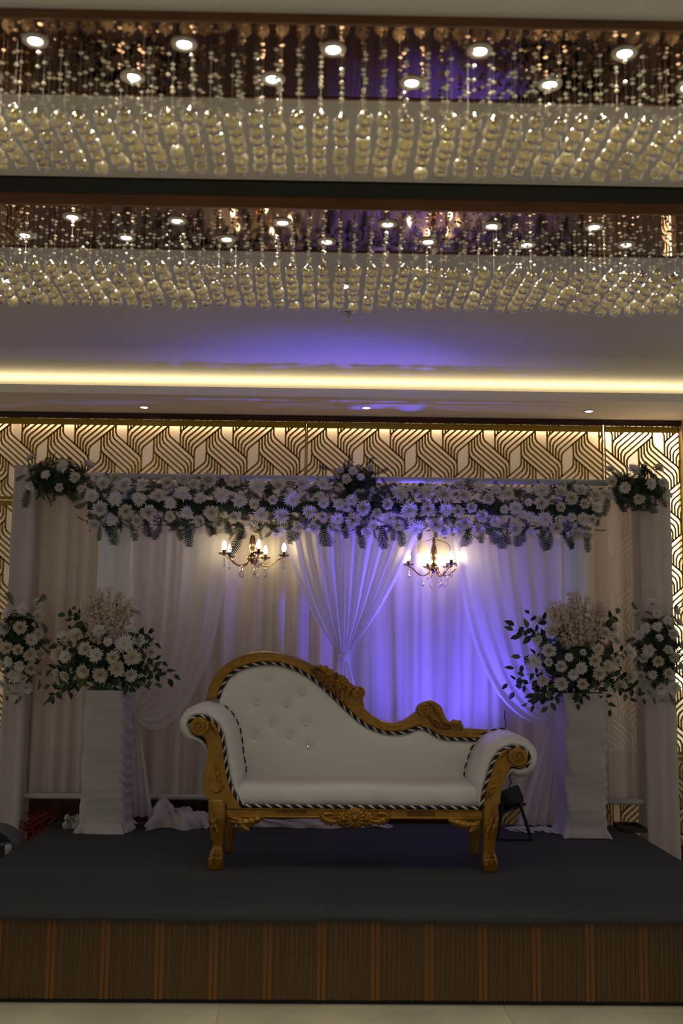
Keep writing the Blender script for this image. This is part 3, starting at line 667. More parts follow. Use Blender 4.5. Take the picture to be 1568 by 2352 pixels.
def drape(strands, nu, nv, name, m, label, amp=.012, freq=9, seed=1, tail=None):
    """surface through guide strands, each a list of points from the rail to the knot"""
    cs = [curve(s, nv) for s in strands]; r = random.Random(seed); ph = r.uniform(0, 6); rows = []
    for j in range(nv):
        g = curve([c[j] for c in cs], nu); t = j/(nv-1); row = []
        for i, p in enumerate(g):
            u = i/(nu-1); a = 2.2*amp*(.35+.65*math.sin(pi*min(1, t*.9+.1)))
            s = sin(u*freq*2*pi+ph+.5*sin(t*3))+.5*sin(u*freq*4.7+ph*2)
            row.append(p+Vector((0, a*s, a*.25*s)))
        rows.append(row)
    b = MB(); b.grid(rows)
    if tail:
        rows = []; K, tl = tail
        for j in range(14):
            t = j/13; row = []
            for i in range(30):
                u = i/29-.5; w_ = .02+(tl[1])*t**.8
                p = Vector(K).lerp(Vector(tl[0]), t)+Vector((u*w_*2, .018*sin(u*26+t)*(.3+t), 0)); row.append(p)
            rows.append(row)
        b.grid(rows)
        b.lathe([(.004, .028), (.022, .018), (.026, 0), (.022, -.018), (.004, -.028)], K, 12)
    if label is None: return b
    o = b.obj(name, m, smooth=True); tag(o, label, 'drape'); return o
def ST(*pts, Y): return [atY(x, y, Y) for x, y in pts]
KN = atY(789, 1510, 6.97); Yd = 6.99
dl = drape([ST((648, 1215), (668, 1290), (700, 1370), (735, 1440), (777, 1502), Y=Yd), ST((690, 1212), (706, 1300), (735, 1390), (780, 1502), Y=Yd+.01), ST((735, 1212), (745, 1320), (765, 1420), (785, 1502), Y=Yd-.01), ST((785, 1212), (790, 1350), (790, 1430), (788, 1502), Y=Yd)], 46, 30, 'drape', M['veil'], None, freq=5, seed=2)
dr_ = drape([ST((790, 1212), (793, 1350), (793, 1430), (790, 1502), Y=Yd), ST((840, 1212), (832, 1330), (812, 1430), (793, 1502), Y=Yd-.01), ST((895, 1212), (880, 1310), (835, 1420), (797, 1502), Y=Yd+.01), ST((968, 1215), (925, 1310), (868, 1410), (802, 1502), Y=Yd)], 46, 30, 'drape', M['veil'], None, freq=5, seed=3, tail=(KN, (atY(788, 1640, 6.97), .10)))
kd = thing('drape', 'sheer white drape knotted in the middle above the settee back', 'drape', KN); A = At(kd)
A.put(dl, 'drape_panel', M['veil'], smooth=True); A.put(dr_, 'drape_panel', M['veil'], smooth=True)
KL = atY(305, 1636, 6.98); KRt = atY(1275, 1652, 6.98)
drape([ST((306, 1225), (306, 1400), (304, 1560), (303, 1628), Y=7.01), ST((380, 1225), (372, 1420), (345, 1570), (305, 1632), Y=6.99), ST((455, 1225), (440, 1420), (390, 1600), (340, 1645), (306, 1636), Y=6.97), ST((526, 1225), (516, 1340), (490, 1480), (440, 1600), (385, 1665), (340, 1672), (306, 1640), Y=6.96)], 60, 34, 'drape', M['veil'], 'left sheer swag tied back to the left inner pillar', freq=6, seed=5, tail=(KL, (atY(316, 1876, 6.97), .075)))
drape([ST((1283, 1235), (1283, 1410), (1280, 1570), (1277, 1645), Y=7.01), ST((1205, 1235), (1212, 1420), (1240, 1570), (1275, 1648), Y=6.99), ST((1120, 1235), (1140, 1420), (1180, 1570), (1230, 1640), (1274, 1652), Y=6.97), ST((1040, 1235), (1060, 1370), (1092, 1490), (1140, 1590), (1195, 1645), (1240, 1662), (1273, 1656), Y=6.96)], 60, 34, 'drape', M['veil'], 'right sheer swag tied back to the right inner pillar', freq=6, seed=6, tail=(KRt, (atY(1236, 1896, 6.93), .12)))
def bunch(x0, x1, y0, y1, h, seed, label, m='cover'):
    r = random.Random(seed); n = 44; k = 14; rows = []; ph = [r.uniform(0, 6) for _ in range(6)]
    for i in range(n):
        u = i/(n-1); x = x0+(x1-x0)*u; hh = h*(.72+.16*sin(u*6+ph[0])+.12*sin(u*15+ph[1]))*math.sqrt(min(1, u*5+.05, (1-u)*5+.05)); row = []
        for j in range(k):
            a = pi*j/(k-1); yc = (y0+y1)/2+.02*sin(u*9+ph[2]); wd = (y1-y0)/2*(.75+.25*sin(u*11+ph[3]))
            row.append((x+.012*sin(a*7+u*30), yc-cos(a)*wd+.012*sin(u*37+a*5), SZ+.002+hh*max(0, sin(a))**.8*(1+.12*sin(a*9+u*22))))
        rows.append(row)
    b = MB(); b.grid(rows); o = b.obj('floor_cloth', M[m], smooth=True); tag(o, label, 'cloth')
bunch(atY(340, 1880, 6.75).x, atY(480, 1880, 6.75).x, 6.66, 6.94, .17, 1, 'crumpled white cloth lying on the stage left of the settee')
bunch(atY(485, 1890, 6.8).x, atY(900, 1890, 6.8).x, 6.76, 6.92, .05, 2, 'low rumpled white cloth on the stage behind the settee legs')
bunch(atY(1165, 1890, 6.75).x, atY(1275, 1890, 6.75).x, 6.66, 6.84, .03, 3, 'flat white cloth end pooled on the stage right of the black par lamp', 'curtain')
bunch(atY(150, 1890, 6.72).x, atY(185, 1890, 6.72).x, 6.66, 6.78, .10, 4, 'small white cloth heap beside the left flower pedestal')
for x0, x1, n in ((133, 200, 'dark wooden tray on the stage, left of the left flower pedestal'), (306, 364, 'dark wooden tray on the stage, right of the left flower pedestal'), (1395, 1440, 'dark wooden tray on the stage, right of the right flower pedestal')):
    p, q = atZ(x0, 1888, SZ), atZ(x1, 1888, SZ); t = thing('wooden_tray', n, 'tray', ((p.x+q.x)/2, 6.83, SZ)); A = At(t)
    b = MB(); b.box(p.x, q.x, 6.72, 6.94, SZ, SZ+.008); A.put(b, 'tray_base', M['wood'])
    b = MB(); b.box(p.x, q.x, 6.71, 6.72, SZ, SZ+.028); b.box(p.x, q.x, 6.94, 6.95, SZ, SZ+.028); b.box(p.x-.01, p.x, 6.71, 6.95, SZ, SZ+.028); b.box(q.x, q.x+.01, 6.71, 6.95, SZ, SZ+.028); A.put(b, 'tray_rim', M['wood'])

# ------------------------------------------------------------------ flower pedestals
def pedestal(tl, tr, bl, br, Y, dep, label, seed):
    a, b_, c, d = atY(*tl, Y), atY(*tr, Y), atY(*bl, Y), atY(*br, Y); r = random.Random(seed); nz = 70; rows = []
    N = 64; ph = [r.uniform(0, 6) for _ in range(9)]
    for j in range(nz+1):
        t = j/nz; x0 = a.x+(c.x-a.x)*t; x1 = b_.x+(d.x-b_.x)*t; z = a.z+(SZ+.002-a.z)*t; hw = (x1-x0)/2; cx = (x0+x1)/2; hd = dep/2*(1+.06*t); row = []
        for k in range(N):
            an = 2*pi*k/N; ex = .22
            ux = math.copysign(abs(cos(an))**ex, cos(an)); uy = math.copysign(abs(sin(an))**ex, sin(an))
            fold = (.5+.5*sin(z*95+3*sin(an*2+ph[0])+2*sin(z*11+ph[1])))**2*.006*(.35+1.2*max(0, cos(an))**2)+.004*sin(z*23+an*3+ph[2])
            hem = .018*smoothstep(.93, 1, t)*(1+.6*sin(an*5+ph[3])+.4*sin(an*11))
            g = 1+(fold+hem)/max(hw, .1); row.append((cx+hw*ux*g, Y+hd+hd*uy*g, z))
        rows.append(row)
    b = MB(); b.grid(rows, closed=True); b.add(rows[0], [tuple(range(N))])
    o = b.obj('flower_pedestal', M['cover'], smooth=True); tag(o, label, 'pedestal'); return o
pedestal((194, 1585), (286, 1585), (178, 1914), (284, 1914), 6.52, .30, 'tall white cloth pedestal on the stage left of the settee', 1)
pedestal((1296, 1592), (1392, 1592), (1300, 1926), (1396, 1926), 6.50, .30, 'tall white cloth pedestal on the stage right of the settee', 2)

# ------------------------------------------------------------------ flowers
def mum(seed, rings, heart, cup=0.):
    r = random.Random(seed); b = MB()
    for n, el, ln, wd, r0 in rings:
        for k in range(n):
            an = 2*pi*(k+r.uniform(-.3, .3))/n; L = ln*r.uniform(.82, 1.12); e = el+r.uniform(-.16, .16); d = Vector((cos(an), sin(an), 0)); s = Vector((-sin(an), cos(an), 0)); up = Vector((0, 0, 1))
            c = [d*r0]; cur = e
            for m_ in range(3):
                c.append(c[-1]+(d*cos(cur)+up*sin(cur))*L/3); cur += cup+r.uniform(-.1, .15)
            ws = (wd*.5, wd, wd*.95, wd*.25); vs = []
            for p, q in zip(c, ws): vs += [p-s*q/2, p+s*q/2]
            b.add(vs, [(0, 1, 3, 2), (2, 3, 5, 4), (4, 5, 7, 6)])
    if heart: b.lathe([(heart, .004), (heart*.8, .016), (heart*.4, .022), (0, .023)], (0, 0, .02), 9, 1)
    b.lathe([(0, -.03), (.02, -.02), (.028, -.005), (.012, .02)], (0, 0, 0), 8, 2)
    return b
R_OPEN = ((19, -.05, 1.0, .23, .05), (20, .18, .97, .23, .05), (18, .42, .86, .21, .05), (14, .72, .66, .19, .04), (9, 1.05, .42, .14, .03))
R_DAISY = ((20, .0, 1.0, .22, .06), (20, .20, .92, .21, .06), (17, .45, .74, .19, .05), (11, .8, .45, .15, .05))
R_POM = ((17, -.25, .92, .25, .05), (18, .10, .96, .25, .05), (17, .45, .92, .24, .05), (15, .8, .80, .22, .04), (11, 1.1, .70, .19, .03), (6, 1.4, .60, .16, .01))
def scaled(b, name, m):
    me = b.mesh(name, [M[m], M['heart'], M['leaf']]); return me
MUMS = [scaled(mum(1, R_OPEN, .16, .12), 'chrysanthemum', 'petal'), scaled(mum(2, R_DAISY, .22, .05), 'chrysanthemum', 'petal'), scaled(mum(3, R_POM, 0, .25), 'chrysanthemum', 'petal'), scaled(mum(4, R_OPEN, .18, .18), 'chrysanthemum', 'petal2'), scaled(mum(5, R_POM, 0, .15), 'chrysanthemum', 'petal2'), scaled(mum(6, R_DAISY, .25, .15), 'chrysanthemum', 'petal')]
def frond_mb(L, n, seed, b=None, M4=None, droop=.5, mi=0, wd=.34):
    r = random.Random(seed); b = b or MB(); M4 = M4 or Matrix(); c = [Vector((0, 0, 0))]; e = 0.
    for k in range(n): c.append(c[-1]+Vector((cos(e), 0, -sin(e)))*L/n); e += droop/n
    V = []; F = []
    for k in range(1, n+1):
        t = k/n; p = c[k]; tg = (c[k]-c[k-1]).normalized(); ln = L*wd*sin(pi*(.18+.80*(1-t)))*r.uniform(.85, 1.1)+.004
        for s in (-1, 1):
            d = (Vector((0, s, 0))*.86+tg*.5+Vector((0, 0, -.15))).normalized()*ln; w_ = tg*(L/n*.36); i = len(V)
            V += [p-w_, p+d*.5-w_*.9, p+d, p+d*.5+w_*.9, p+w_]; F += [(i, i+1, i+3, i+4), (i+1, i+2, i+3)]
        i = len(V); s_ = Vector((0, L*.012, 0)); V += [c[k-1]-s_, c[k-1]+s_, c[k]+s_, c[k]-s_]; F.append((i, i+1, i+2, i+3))
    b.add([M4 @ v for v in V], F, mi); return b
FROND = [frond_mb(.20, 15, k, droop=.4+.25*k, wd=.24+.05*k).mesh('fern_frond', M['fern']) for k in range(3)]
def leaf_mb(L, W, curl, seed):
    r = random.Random(seed); rows = []
    for i in range(7):
        t = i/6; w_ = W*(sin(pi*t**.75)**.9 if 0 < t < 1 else .02)*.5; z = curl*t*t*L
        rows.append([(t*L, -w_, z+w_*.35), (t*L, -w_*.5, z+w_*.05), (t*L, 0, z), (t*L, w_*.5, z+w_*.05), (t*L, w_, z+w_*.35)])
    b = MB(); b.grid(rows); return b
LEAF = [leaf_mb(.056, .030, -.3, 1).mesh('leaf', M['leaf']), leaf_mb(.050, .026, .2, 2).mesh('leaf', M['leaf']), leaf_mb(.052, .028, -.2, 3).mesh('leaf', M['leaf2'])]
def ell_hit(c, R, x, y):
    """where the sight line through (x, y) meets the ellipsoid, or its closest rim point"""
    d = Vector(ray(x, y)); o_ = Vector((0, 0, CAMH)); S = Vector((1/R[0], 1/R[1], 1/R[2])); q = (o_-c)*S; e = d*S
    A_, B_, C_ = e.dot(e), 2*q.dot(e), q.dot(q)-1; D = B_*B_-4*A_*C_
    t = (-B_-math.sqrt(D))/(2*A_) if D > 0 else -B_/(2*A_)
    p = o_+d*t; n = Vector(((p.x-c.x)/R[0]**2, (p.y-c.y)/R[1]**2, (p.z-c.z)/R[2]**2)).normalized(); return p, n
def cyl_hit(c, R, x, y):
    d = Vector(ray(x, y)); o_ = Vector((0, 0, CAMH)); q = Vector(((o_.y-c.y)/R[1], (o_.z-c.z)/R[2])); e = Vector((d.y/R[1], d.z/R[2]))
    A_, B_, C_ = e.dot(e), 2*q.dot(e), q.dot(q)-1; D = B_*B_-4*A_*C_; t = (-B_-math.sqrt(D))/(2*A_) if D > 0 else -B_/(2*A_)
    p = o_+d*t; return p, Vector((0, (p.y-c.y)/R[1]**2, (p.z-c.z)/R[2]**2)).normalized()
def put_flower(root, A, p, n, rpx, r, kinds=(0, 1, 2, 3, 4, 5), up=0.):
    rad = rpx*p.y/2400*1.07; n = (n*.75+Vector((r.uniform(-.3, .3), -.45, r.uniform(-.25, .3)+up))).normalized()
    mw = Matrix.Translation(p+n*.022) @ frame_to(n, r.uniform(0, 6)) @ Matrix.Scale(rad, 4)
    return link('chrysanthemum', MUMS[r.choice(kinds)], root, A.off @ mw)
def foliage(A, pts, L, seed, name='fern_foliage', mats=None, n=11, wd=.30):
    r = random.Random(seed); b = MB()
    for p, nr in pts:
        nr = Vector(nr).normalized(); v = Vector((r.gauss(0, 1), r.gauss(0, 1), r.gauss(0, 1)-.35)).normalized()
        d = (v-nr*v.dot(nr)*.75+nr*.25).normalized(); y_ = nr.cross(d).normalized(); z_ = d.cross(y_)
        q = Matrix((d, y_, z_)).transposed().to_4x4() @ Matrix.Rotation(r.uniform(-.6, .6), 4, 'X')
        frond_mb(L*r.uniform(.7, 1.2), n, r.random(), b, Matrix.Translation(p) @ q, r.uniform(.1, .9), 0, wd)
    o = A.put(b, name, M['fern'] if mats is None else mats); o['kind'] = 'stuff'; return o
def fern_at(root, A, x, y, Y, ang, s, r):
    """one hanging frond; ang in degrees from straight down"""
    a = math.radians(ang); d = Vector((sin(a), -.15, -cos(a))).normalized(); y_ = Vector((0, -1, 0)).cross(d).normalized()*-1
    z_ = d.cross(y_); mw = Matrix.Translation(atY(x, y, Y)) @ Matrix((d, y_, z_)).transposed().to_4x4() @ Matrix.Scale(s, 4) @ Matrix.Rotation(r.uniform(-.5, .5), 4, 'X')
    link('fern_frond', FROND[r.randrange(3)], root, A.off @ mw)

GY = 6.90
G = []
def c7(l, sx, ox, oy): return [(ox+x/sx, oy+y/sx, q/sx) for x, y, q in l]
G += c7([(665, 240, 45), (710, 280, 48), (630, 365, 48), (790, 380, 52), (865, 290, 55), (800, 245, 45), (985, 285, 42), (960, 385, 50), (690, 450, 58), (870, 465, 52), (775, 515, 45), (655, 545, 48), (1020, 465, 57), (950, 520, 45), (1090, 365, 48), (1175, 405, 45), (1155, 280, 48), (1265, 250, 50), (1330, 290, 40), (1255, 350, 55), (1385, 383, 45), (1435, 255, 52), (1285, 470, 47), (1175, 500, 38), (1365, 525, 38), (1455, 470, 55), (1505, 550, 40)], 2.998, 0, 1020)
G += c7([(1020, 640, 38), (1100, 665, 35), (1170, 675, 25), (1080, 730, 28), (960, 575, 35), (1080, 580, 30), (1185, 600, 38), (1275, 595, 35), (1255, 665, 24), (1200, 725, 36), (1290, 730, 37), (1340, 655, 38), (1385, 590, 35), (1420, 715, 34), (1375, 780, 25), (1435, 775, 30), (1480, 735, 24), (1485, 675, 26), (1470, 640, 20), (1480, 590, 30), (1160, 775, 36), (1270, 795, 30), (1545, 790, 30), (1555, 680, 28), (1550, 740, 30)], 2, 0, 820)
G += c7([(45, 660, 28), (100, 700, 33), (55, 750, 35), (165, 722, 25), (145, 765, 25), (215, 680, 28), (265, 635, 38), (335, 620, 28), (310, 705, 40), (220, 740, 30), (260, 770, 28), (335, 775, 38), (400, 625, 38), (395, 700, 35), (470, 635, 40), (475, 700, 35), (430, 770, 35), (530, 712, 30), (555, 640, 33), (545, 595, 28), (625, 605, 28), (670, 658, 28), (595, 695, 28), (640, 725, 32), (570, 755, 30), (700, 750, 27), (540, 790, 30), (470, 795, 30), (625, 785, 32), (705, 620, 28), (740, 702, 22), (765, 630, 28), (800, 695, 32), (850, 670, 20), (715, 808, 28), (795, 785, 35), (825, 725, 22), (865, 735, 26), (865, 803, 25), (915, 672, 32), (920, 620, 35), (1000, 692, 24), (1000, 740, 15), (935, 745, 35), (985, 785, 33), (1000, 625, 30), (1055, 732, 22), (1050, 650, 32), (1108, 675, 27), (1092, 620, 28), (1105, 745, 30), (1150, 745, 25), (1160, 640, 30), (1165, 692, 25), (1070, 810, 32), (1130, 810, 30), (110, 795, 28), (20, 800, 30), (20, 690, 26)], 2, 784, 820)
G += c7([(645, 1090, 130), (395, 1180, 115), (925, 1230, 160), (1470, 1140, 110), (640, 1290, 60)], 9.8, 740, 1040)
gc = atY(784, 1163, GY); GR = (1, .135, .185)
gar = thing('flower_garland', 'long garland of white chrysanthemums and ferns along the backdrop top rail', 'garland', gc); A = At(gar); r = random.Random(21)
gx0, gx1 = atY(200, 1155, GY).x, atY(1368, 1180, GY).x
fp = []
for k in range(1000):
    a = r.uniform(-2.0, 2.0); x = r.uniform(gx0, gx1); n = Vector((0, -cos(a), sin(a))); fp.append((Vector((x, gc.y-.075*cos(a), gc.z+.130*sin(a))), n+Vector((r.uniform(-.6, .6), 0, -.15))))
b = MB(); b.tube([(gx0, gc.y+.05, gc.z), (gx1, gc.y+.05, gc.z)], .04, 10); A.put(b, 'garland_core', M['fern'])
foliage(A, fp, .095, 5)
for x, y, q in G:
    p, n = cyl_hit(gc, GR, x, y); put_flower(gar, A, p, n, q, r)
fern = [(228, 1200, 10, .7), (262, 1195, 0, 1), (300, 1190, 15, .9), (335, 1190, 12, .9), (370, 1190, -5, .9), (398, 1190, 30, .9), (430, 1190, 3, 1.1), (470, 1190, 35, .9), (455, 1190, -25, .9), (545, 1195, 15, .9), (560, 1215, -20, 1.1), (665, 1195, 3, .9), (690, 1195, -15, .9), (742, 1200, 0, 1.1), (790, 1195, 5, .7), (828, 1205, 3, .9), (875, 1205, 6, 1.0), (905, 1200, 0, .7), (915, 1205, 10, .9), (1000, 1205, 5, .5), (1075, 1205, 0, 1.0), (1110, 1210, -15, .7), (1125, 1210, 15, .8), (1150, 1215, 5, .9), (1165, 1215, -12, .7), (1185, 1215, 4, .8), (1240, 1205, 8, 1.0), (1265, 1215, -10, .8), (1290, 1215, 20, .8), (1310, 1220, 6, .7), (1345, 1220, 4, .8), (520, 1190, 20, .7), (600, 1190, -10, .7), (620, 1190, 12, .7), (205, 1150, -50, .6), (1365, 1170, 40, .5)]
for x, y, a, s in fern: fern_at(gar, A, x, y, GY-.07, a+r.uniform(-4, 4), s*.92, r)
def cluster(label, cx, cy, rx, rz, Y, ry, fl, seed, nfol=130, L=.10, ferns=(), cat='flowers', kinds=(0, 1, 2, 3, 4, 5), name='flower_cluster', core=.6):
    c = atY(cx, cy, Y); R = (rx*Y/2400, ry, rz*Y/2400); root = thing(name, label, cat, c); A = At(root); r = random.Random(seed); fp = []
    while len(fp) < nfol:
        n = Vector((r.gauss(0, 1), r.gauss(0, 1)-.4, r.gauss(0, 1))).normalized(); fp.append((c+Vector((n.x*R[0], n.y*R[1], n.z*R[2]))*r.uniform(.55, .74), n))
    b = MB(); b.lathe([(0.001, -1), (.5, -.86), (.86, -.5), (1, 0), (.86, .5), (.5, .86), (.001, 1)], n=14); b.v = [(c.x+x*R[0]*core, c.y+y*R[1]*core, c.z+z*R[2]*core) for x, y, z in b.v]; A.put(b, 'foam_core', M['fern'])
    foliage(A, fp, L, seed+1)
    for x, y, q in fl:
        p, n = ell_hit(c, R, x, y); put_flower(root, A, p, n, q, r, kinds)
    for x, y, a, s in ferns: fern_at(root, A, x, y, Y-.05, a, s, r)
    return root, A, c, R
cluster('white flower and fern cluster on the left top corner of the backdrop', 130, 1100, 80, 44, 7.08, .12, c7([(220, 118, 40), (193, 193, 25), (323, 220, 33), (435, 160, 48), (603, 165, 45), (520, 237, 40), (415, 298, 32), (222, 283, 38), (550, 300, 30)], 2.998, 0, 1020), 31,
        ferns=((68, 1110, -5, .9), (90, 1120, 15, .5), (125, 1120, 10, .5), (170, 1120, 15, .6), (195, 1120, 5, .5), (60, 1090, -60, .4), (105, 1080, 170, .5), (150, 1080, 160, .5)), L=.11)
cluster('white flower and fern cluster on the right top corner of the backdrop', 1458, 1122, 80, 44, 7.08, .12, c7([(1232, 530, 24), (1338, 528, 32), (1450, 525, 28), (1240, 578, 27), (1300, 600, 27), (1220, 632, 33), (1365, 645, 28), (1412, 583, 28), (1465, 580, 24), (1490, 632, 25)], 2, 784, 820), 32,
        ferns=((1400, 1135, -20, .8), (1420, 1140, 0, .7), (1455, 1140, 10, .7), (1480, 1140, 15, .8), (1510, 1130, 25, .6), (1385, 1120, -60, .5), (1475, 1095, 170, .5)), L=.11)
cluster('white flower and fern cluster crowning the middle of the long garland', 818, 1106, 58, 42, 6.96, .12, c7([(425, 440, 100), (690, 430, 110), (845, 570, 95), (1070, 385, 105), (545, 590, 120), (430, 790, 140), (840, 890, 150), (1180, 1000, 150), (690, 280, 60), (1080, 820, 70)], 9.8, 740, 1040), 33,
        ferns=((765, 1080, -100, .5), (770, 1100, -60, .5), (860, 1090, 110, .5), (865, 1110, 60, .6), (800, 1068, 170, .35), (840, 1070, 140, .4)), L=.10, nfol=150)
cluster('tall white flower cluster on the left outer cloth pillar', 50, 1482, 54, 112, 7.05, .14, c7([(188, 215, 48), (285, 178, 52), (75, 240, 45), (290, 270, 50), (165, 355, 55), (60, 385, 48), (245, 455, 52), (300, 405, 45), (60, 520, 52), (155, 530, 45), (240, 570, 58), (310, 560, 48), (85, 620, 45), (160, 655, 45), (245, 675, 52), (120, 730, 60), (180, 755, 38), (310, 720, 45), (215, 820, 52), (130, 870, 70), (5, 470, 40), (10, 640, 35), (15, 330, 35), (262, 335, 18), (30, 790, 35), (10, 400, 40)], 3.4844, 0, 1340), 34,
        ferns=((45, 1585, 8, .5), (20, 1580, -5, .4), (95, 1430, 40, .5), (100, 1490, 60, .4), (90, 1560, 20, .4), (30, 1390, 200, .5), (85, 1385, 130, .5)), nfol=190)
cluster('tall white flower cluster on the right outer cloth pillar', 1510, 1492, 54, 112, 7.05, .14, c7([(1310, 185, 55), (1200, 270, 45), (1345, 250, 38), (1480, 235, 48), (1260, 365, 48), (1350, 365, 45), (1210, 430, 48), (1430, 305, 45), (1470, 415, 48), (1360, 450, 32), (1505, 330, 38), (1285, 545, 55), (1240, 605, 45), (1350, 630, 48), (1420, 550, 45), (1475, 610, 48), (1545, 510, 40), (1520, 670, 40), (1440, 735, 45), (1320, 745, 40), (1230, 760, 48), (1375, 850, 50), (1480, 850, 55), (1290, 880, 60), (1390, 945, 60)], 3.564, 1130, 1340), 35,
        ferns=((1465, 1400, -120, .4), (1540, 1400, 120, .5), (1555, 1480, 60, .4), (1560, 1540, 60, .5), (1500, 1590, -10, .4), (1535, 1590, 20, .5)), nfol=190)
def leaf_spray(root, A, pts, r, n, Y):
    c = curve(pts, 12); b = MB(); b.tube(c, [.0022*(1-.06*i) for i in range(12)], 5); A.put(b, 'leaf_stem', M['twig'])
    for k in range(n):
        i = 3+int(8*k/(n-1)); p = c[min(i, 11)]; t = (c[min(i, 11)]-c[i-1]).normalized(); s = 1 if k % 2 else -1
        sd = t.cross(Vector((0, -1, 0))).normalized()*s; d = (t*(.6 if k < n-1 else 2)+sd*.8+Vector((0, r.uniform(-.5, .2), r.uniform(-.3, .1)))).normalized()
        nz_ = (Vector((0, -1, .5))+Vector((r.uniform(-.5, .5), 0, r.uniform(-.4, .4)))); y_ = nz_.cross(d).normalized(); z_ = d.cross(y_)
        mw = Matrix.Translation(p) @ Matrix((d, y_, z_)).transposed().to_4x4() @ Matrix.Scale(r.uniform(.8, 1.25), 4)
        link('leaf', LEAF[r.choice((0, 0, 1, 1, 2))], root, A.off @ mw)
def arrangement(label, cx, cy, rx, rz, Y, ry, fl, tips, tw, seed):
    root, A, c, R = cluster(label, cx, cy, rx, rz, Y, ry, fl, seed, nfol=170, L=.10, cat='flower arrangement', kinds=(0, 1, 2, 3, 4, 0, 4), name='flower_arrangement', core=.62); r = random.Random(seed+9)
    for x, y in tips:
        e = atY(x, y, Y-.06+r.uniform(-.08, .06)); s = c+Vector(((e.x-c.x)*.35, -.08, (e.z-c.z)*.45-.01)); m_ = s.lerp(e, .55)+Vector((0, -.03, .03)); leaf_spray(root, A, [s, m_, e], r, r.choice((6, 7, 8)), Y)
    for k in range(9):
        a = r.uniform(0, 2*pi); n = Vector((cos(a), -r.uniform(.3, .9), sin(a))).normalized(); s = c+Vector((n.x*R[0], n.y*R[1], n.z*R[2]))*.6; e = c+Vector((n.x*R[0], n.y*R[1], n.z*R[2]))*1.12; leaf_spray(root, A, [s, s.lerp(e, .5)+Vector((0, 0, .01)), e], r, 5, Y)
    # dry blossom twigs fanning up from the middle
    b = MB(); tb = MB(); x0, y0, wx, hy = tw
    for k in range(56):
        u = r.uniform(-1, 1); s = atY(x0+u*wx*.35, y0+hy*.65, Y-.10); e = atY(x0+u*wx+r.uniform(-6, 6), y0-hy*(1-.45*u*u)*r.uniform(.45, 1.0), Y-.08+r.uniform(-.08, .08)); m_ = s.lerp(e, .5)+Vector((r.uniform(-.015, .015), r.uniform(-.03, .01), 0)); cc = curve([s, m_, e], 12); tb.tube(cc, .0014, 4)
        for i in range(2, 12):
            for _ in range(3):
                p = cc[i]+Vector((r.uniform(-.017, .017), r.uniform(-.02, .01), r.uniform(-.012, .012))); q = frame_to((r.uniform(-1, 1), -1, r.uniform(-.3, 1)), r.uniform(0, 6)); sz_ = r.uniform(.012, .018)
                vs = [p]; fs = []
                for h in range(5):
                    a = 2*pi*h/5
                    for da, rr, zz in ((-.5, .6, .15), (0, 1, .35), (.5, .6, .15)): vs.append(p+q.to_3x3() @ Vector((cos(a+da)*rr*sz_, sin(a+da)*rr*sz_, zz*sz_)))
                    fs.append((0, 1+h*3, 2+h*3, 3+h*3))
                b.add(vs, fs)
    o = A.put(b, 'dry_blossom', M['blossom']); o['kind'] = 'stuff'; o = A.put(tb, 'blossom_twig', M['twig']); o['kind'] = 'stuff'
FA = c7([(800, 400, 55), (615, 430, 62), (520, 450, 55), (1040, 385, 45), (1085, 250, 65), (990, 490, 75), (1105, 475, 58), (695, 525, 58), (780, 575, 58), (910, 600, 55), (1050, 600, 70), (1195, 550, 52), (540, 595, 50), (480, 570, 60), (680, 695, 58), (810, 720, 65), (945, 680, 65), (1040, 720, 55), (475, 715, 38), (540, 730, 42), (860, 480, 35)], 3.4844, 0, 1340)
arrangement('rounded white flower arrangement with leaves and dry twigs on the left pedestal', 245, 1512, 118, 82, 6.66, .22, FA, [(150, 1412), (172, 1402), (164, 1445), (340, 1455), (355, 1478), (400, 1550), (385, 1560), (355, 1572), (330, 1575), (110, 1612), (125, 1600), (115, 1575), (225, 1595), (165, 1590), (250, 1590), (130, 1540), (372, 1520), (300, 1580)], (246, 1435, 58, 82), 41)
FB = c7([(410, 325, 55), (505, 400, 65), (380, 470, 45), (460, 550, 62), (345, 645, 62), (465, 645, 38), (555, 670, 52), (420, 790, 48), (570, 810, 62), (660, 740, 45), (715, 695, 50), (740, 820, 48), (830, 625, 55), (860, 540, 52), (865, 730, 58), (940, 680, 52), (910, 420, 55), (970, 390, 55), (1005, 480, 55), (1020, 635, 45), (1115, 570, 52), (1110, 750, 60), (1030, 825, 55), (745, 565, 30), (625, 610, 35)], 3.564, 1130, 1340)
arrangement('rounded white flower arrangement with leaves and dry twigs on the right pedestal', 1325, 1518, 130, 88, 6.64, .22, FB, [(1180, 1437), (1190, 1460), (1215, 1410), (1178, 1448), (1195, 1510), (1180, 1535), (1165, 1570), (1180, 1590), (1210, 1615), (1225, 1620), (1258, 1625), (1400, 1630), (1335, 1620), (1445, 1605), (1475, 1605), (1465, 1580), (1415, 1410), (1400, 1440), (1460, 1500), (1325, 1615), (1290, 1605)], (1322, 1445, 68, 84), 42)

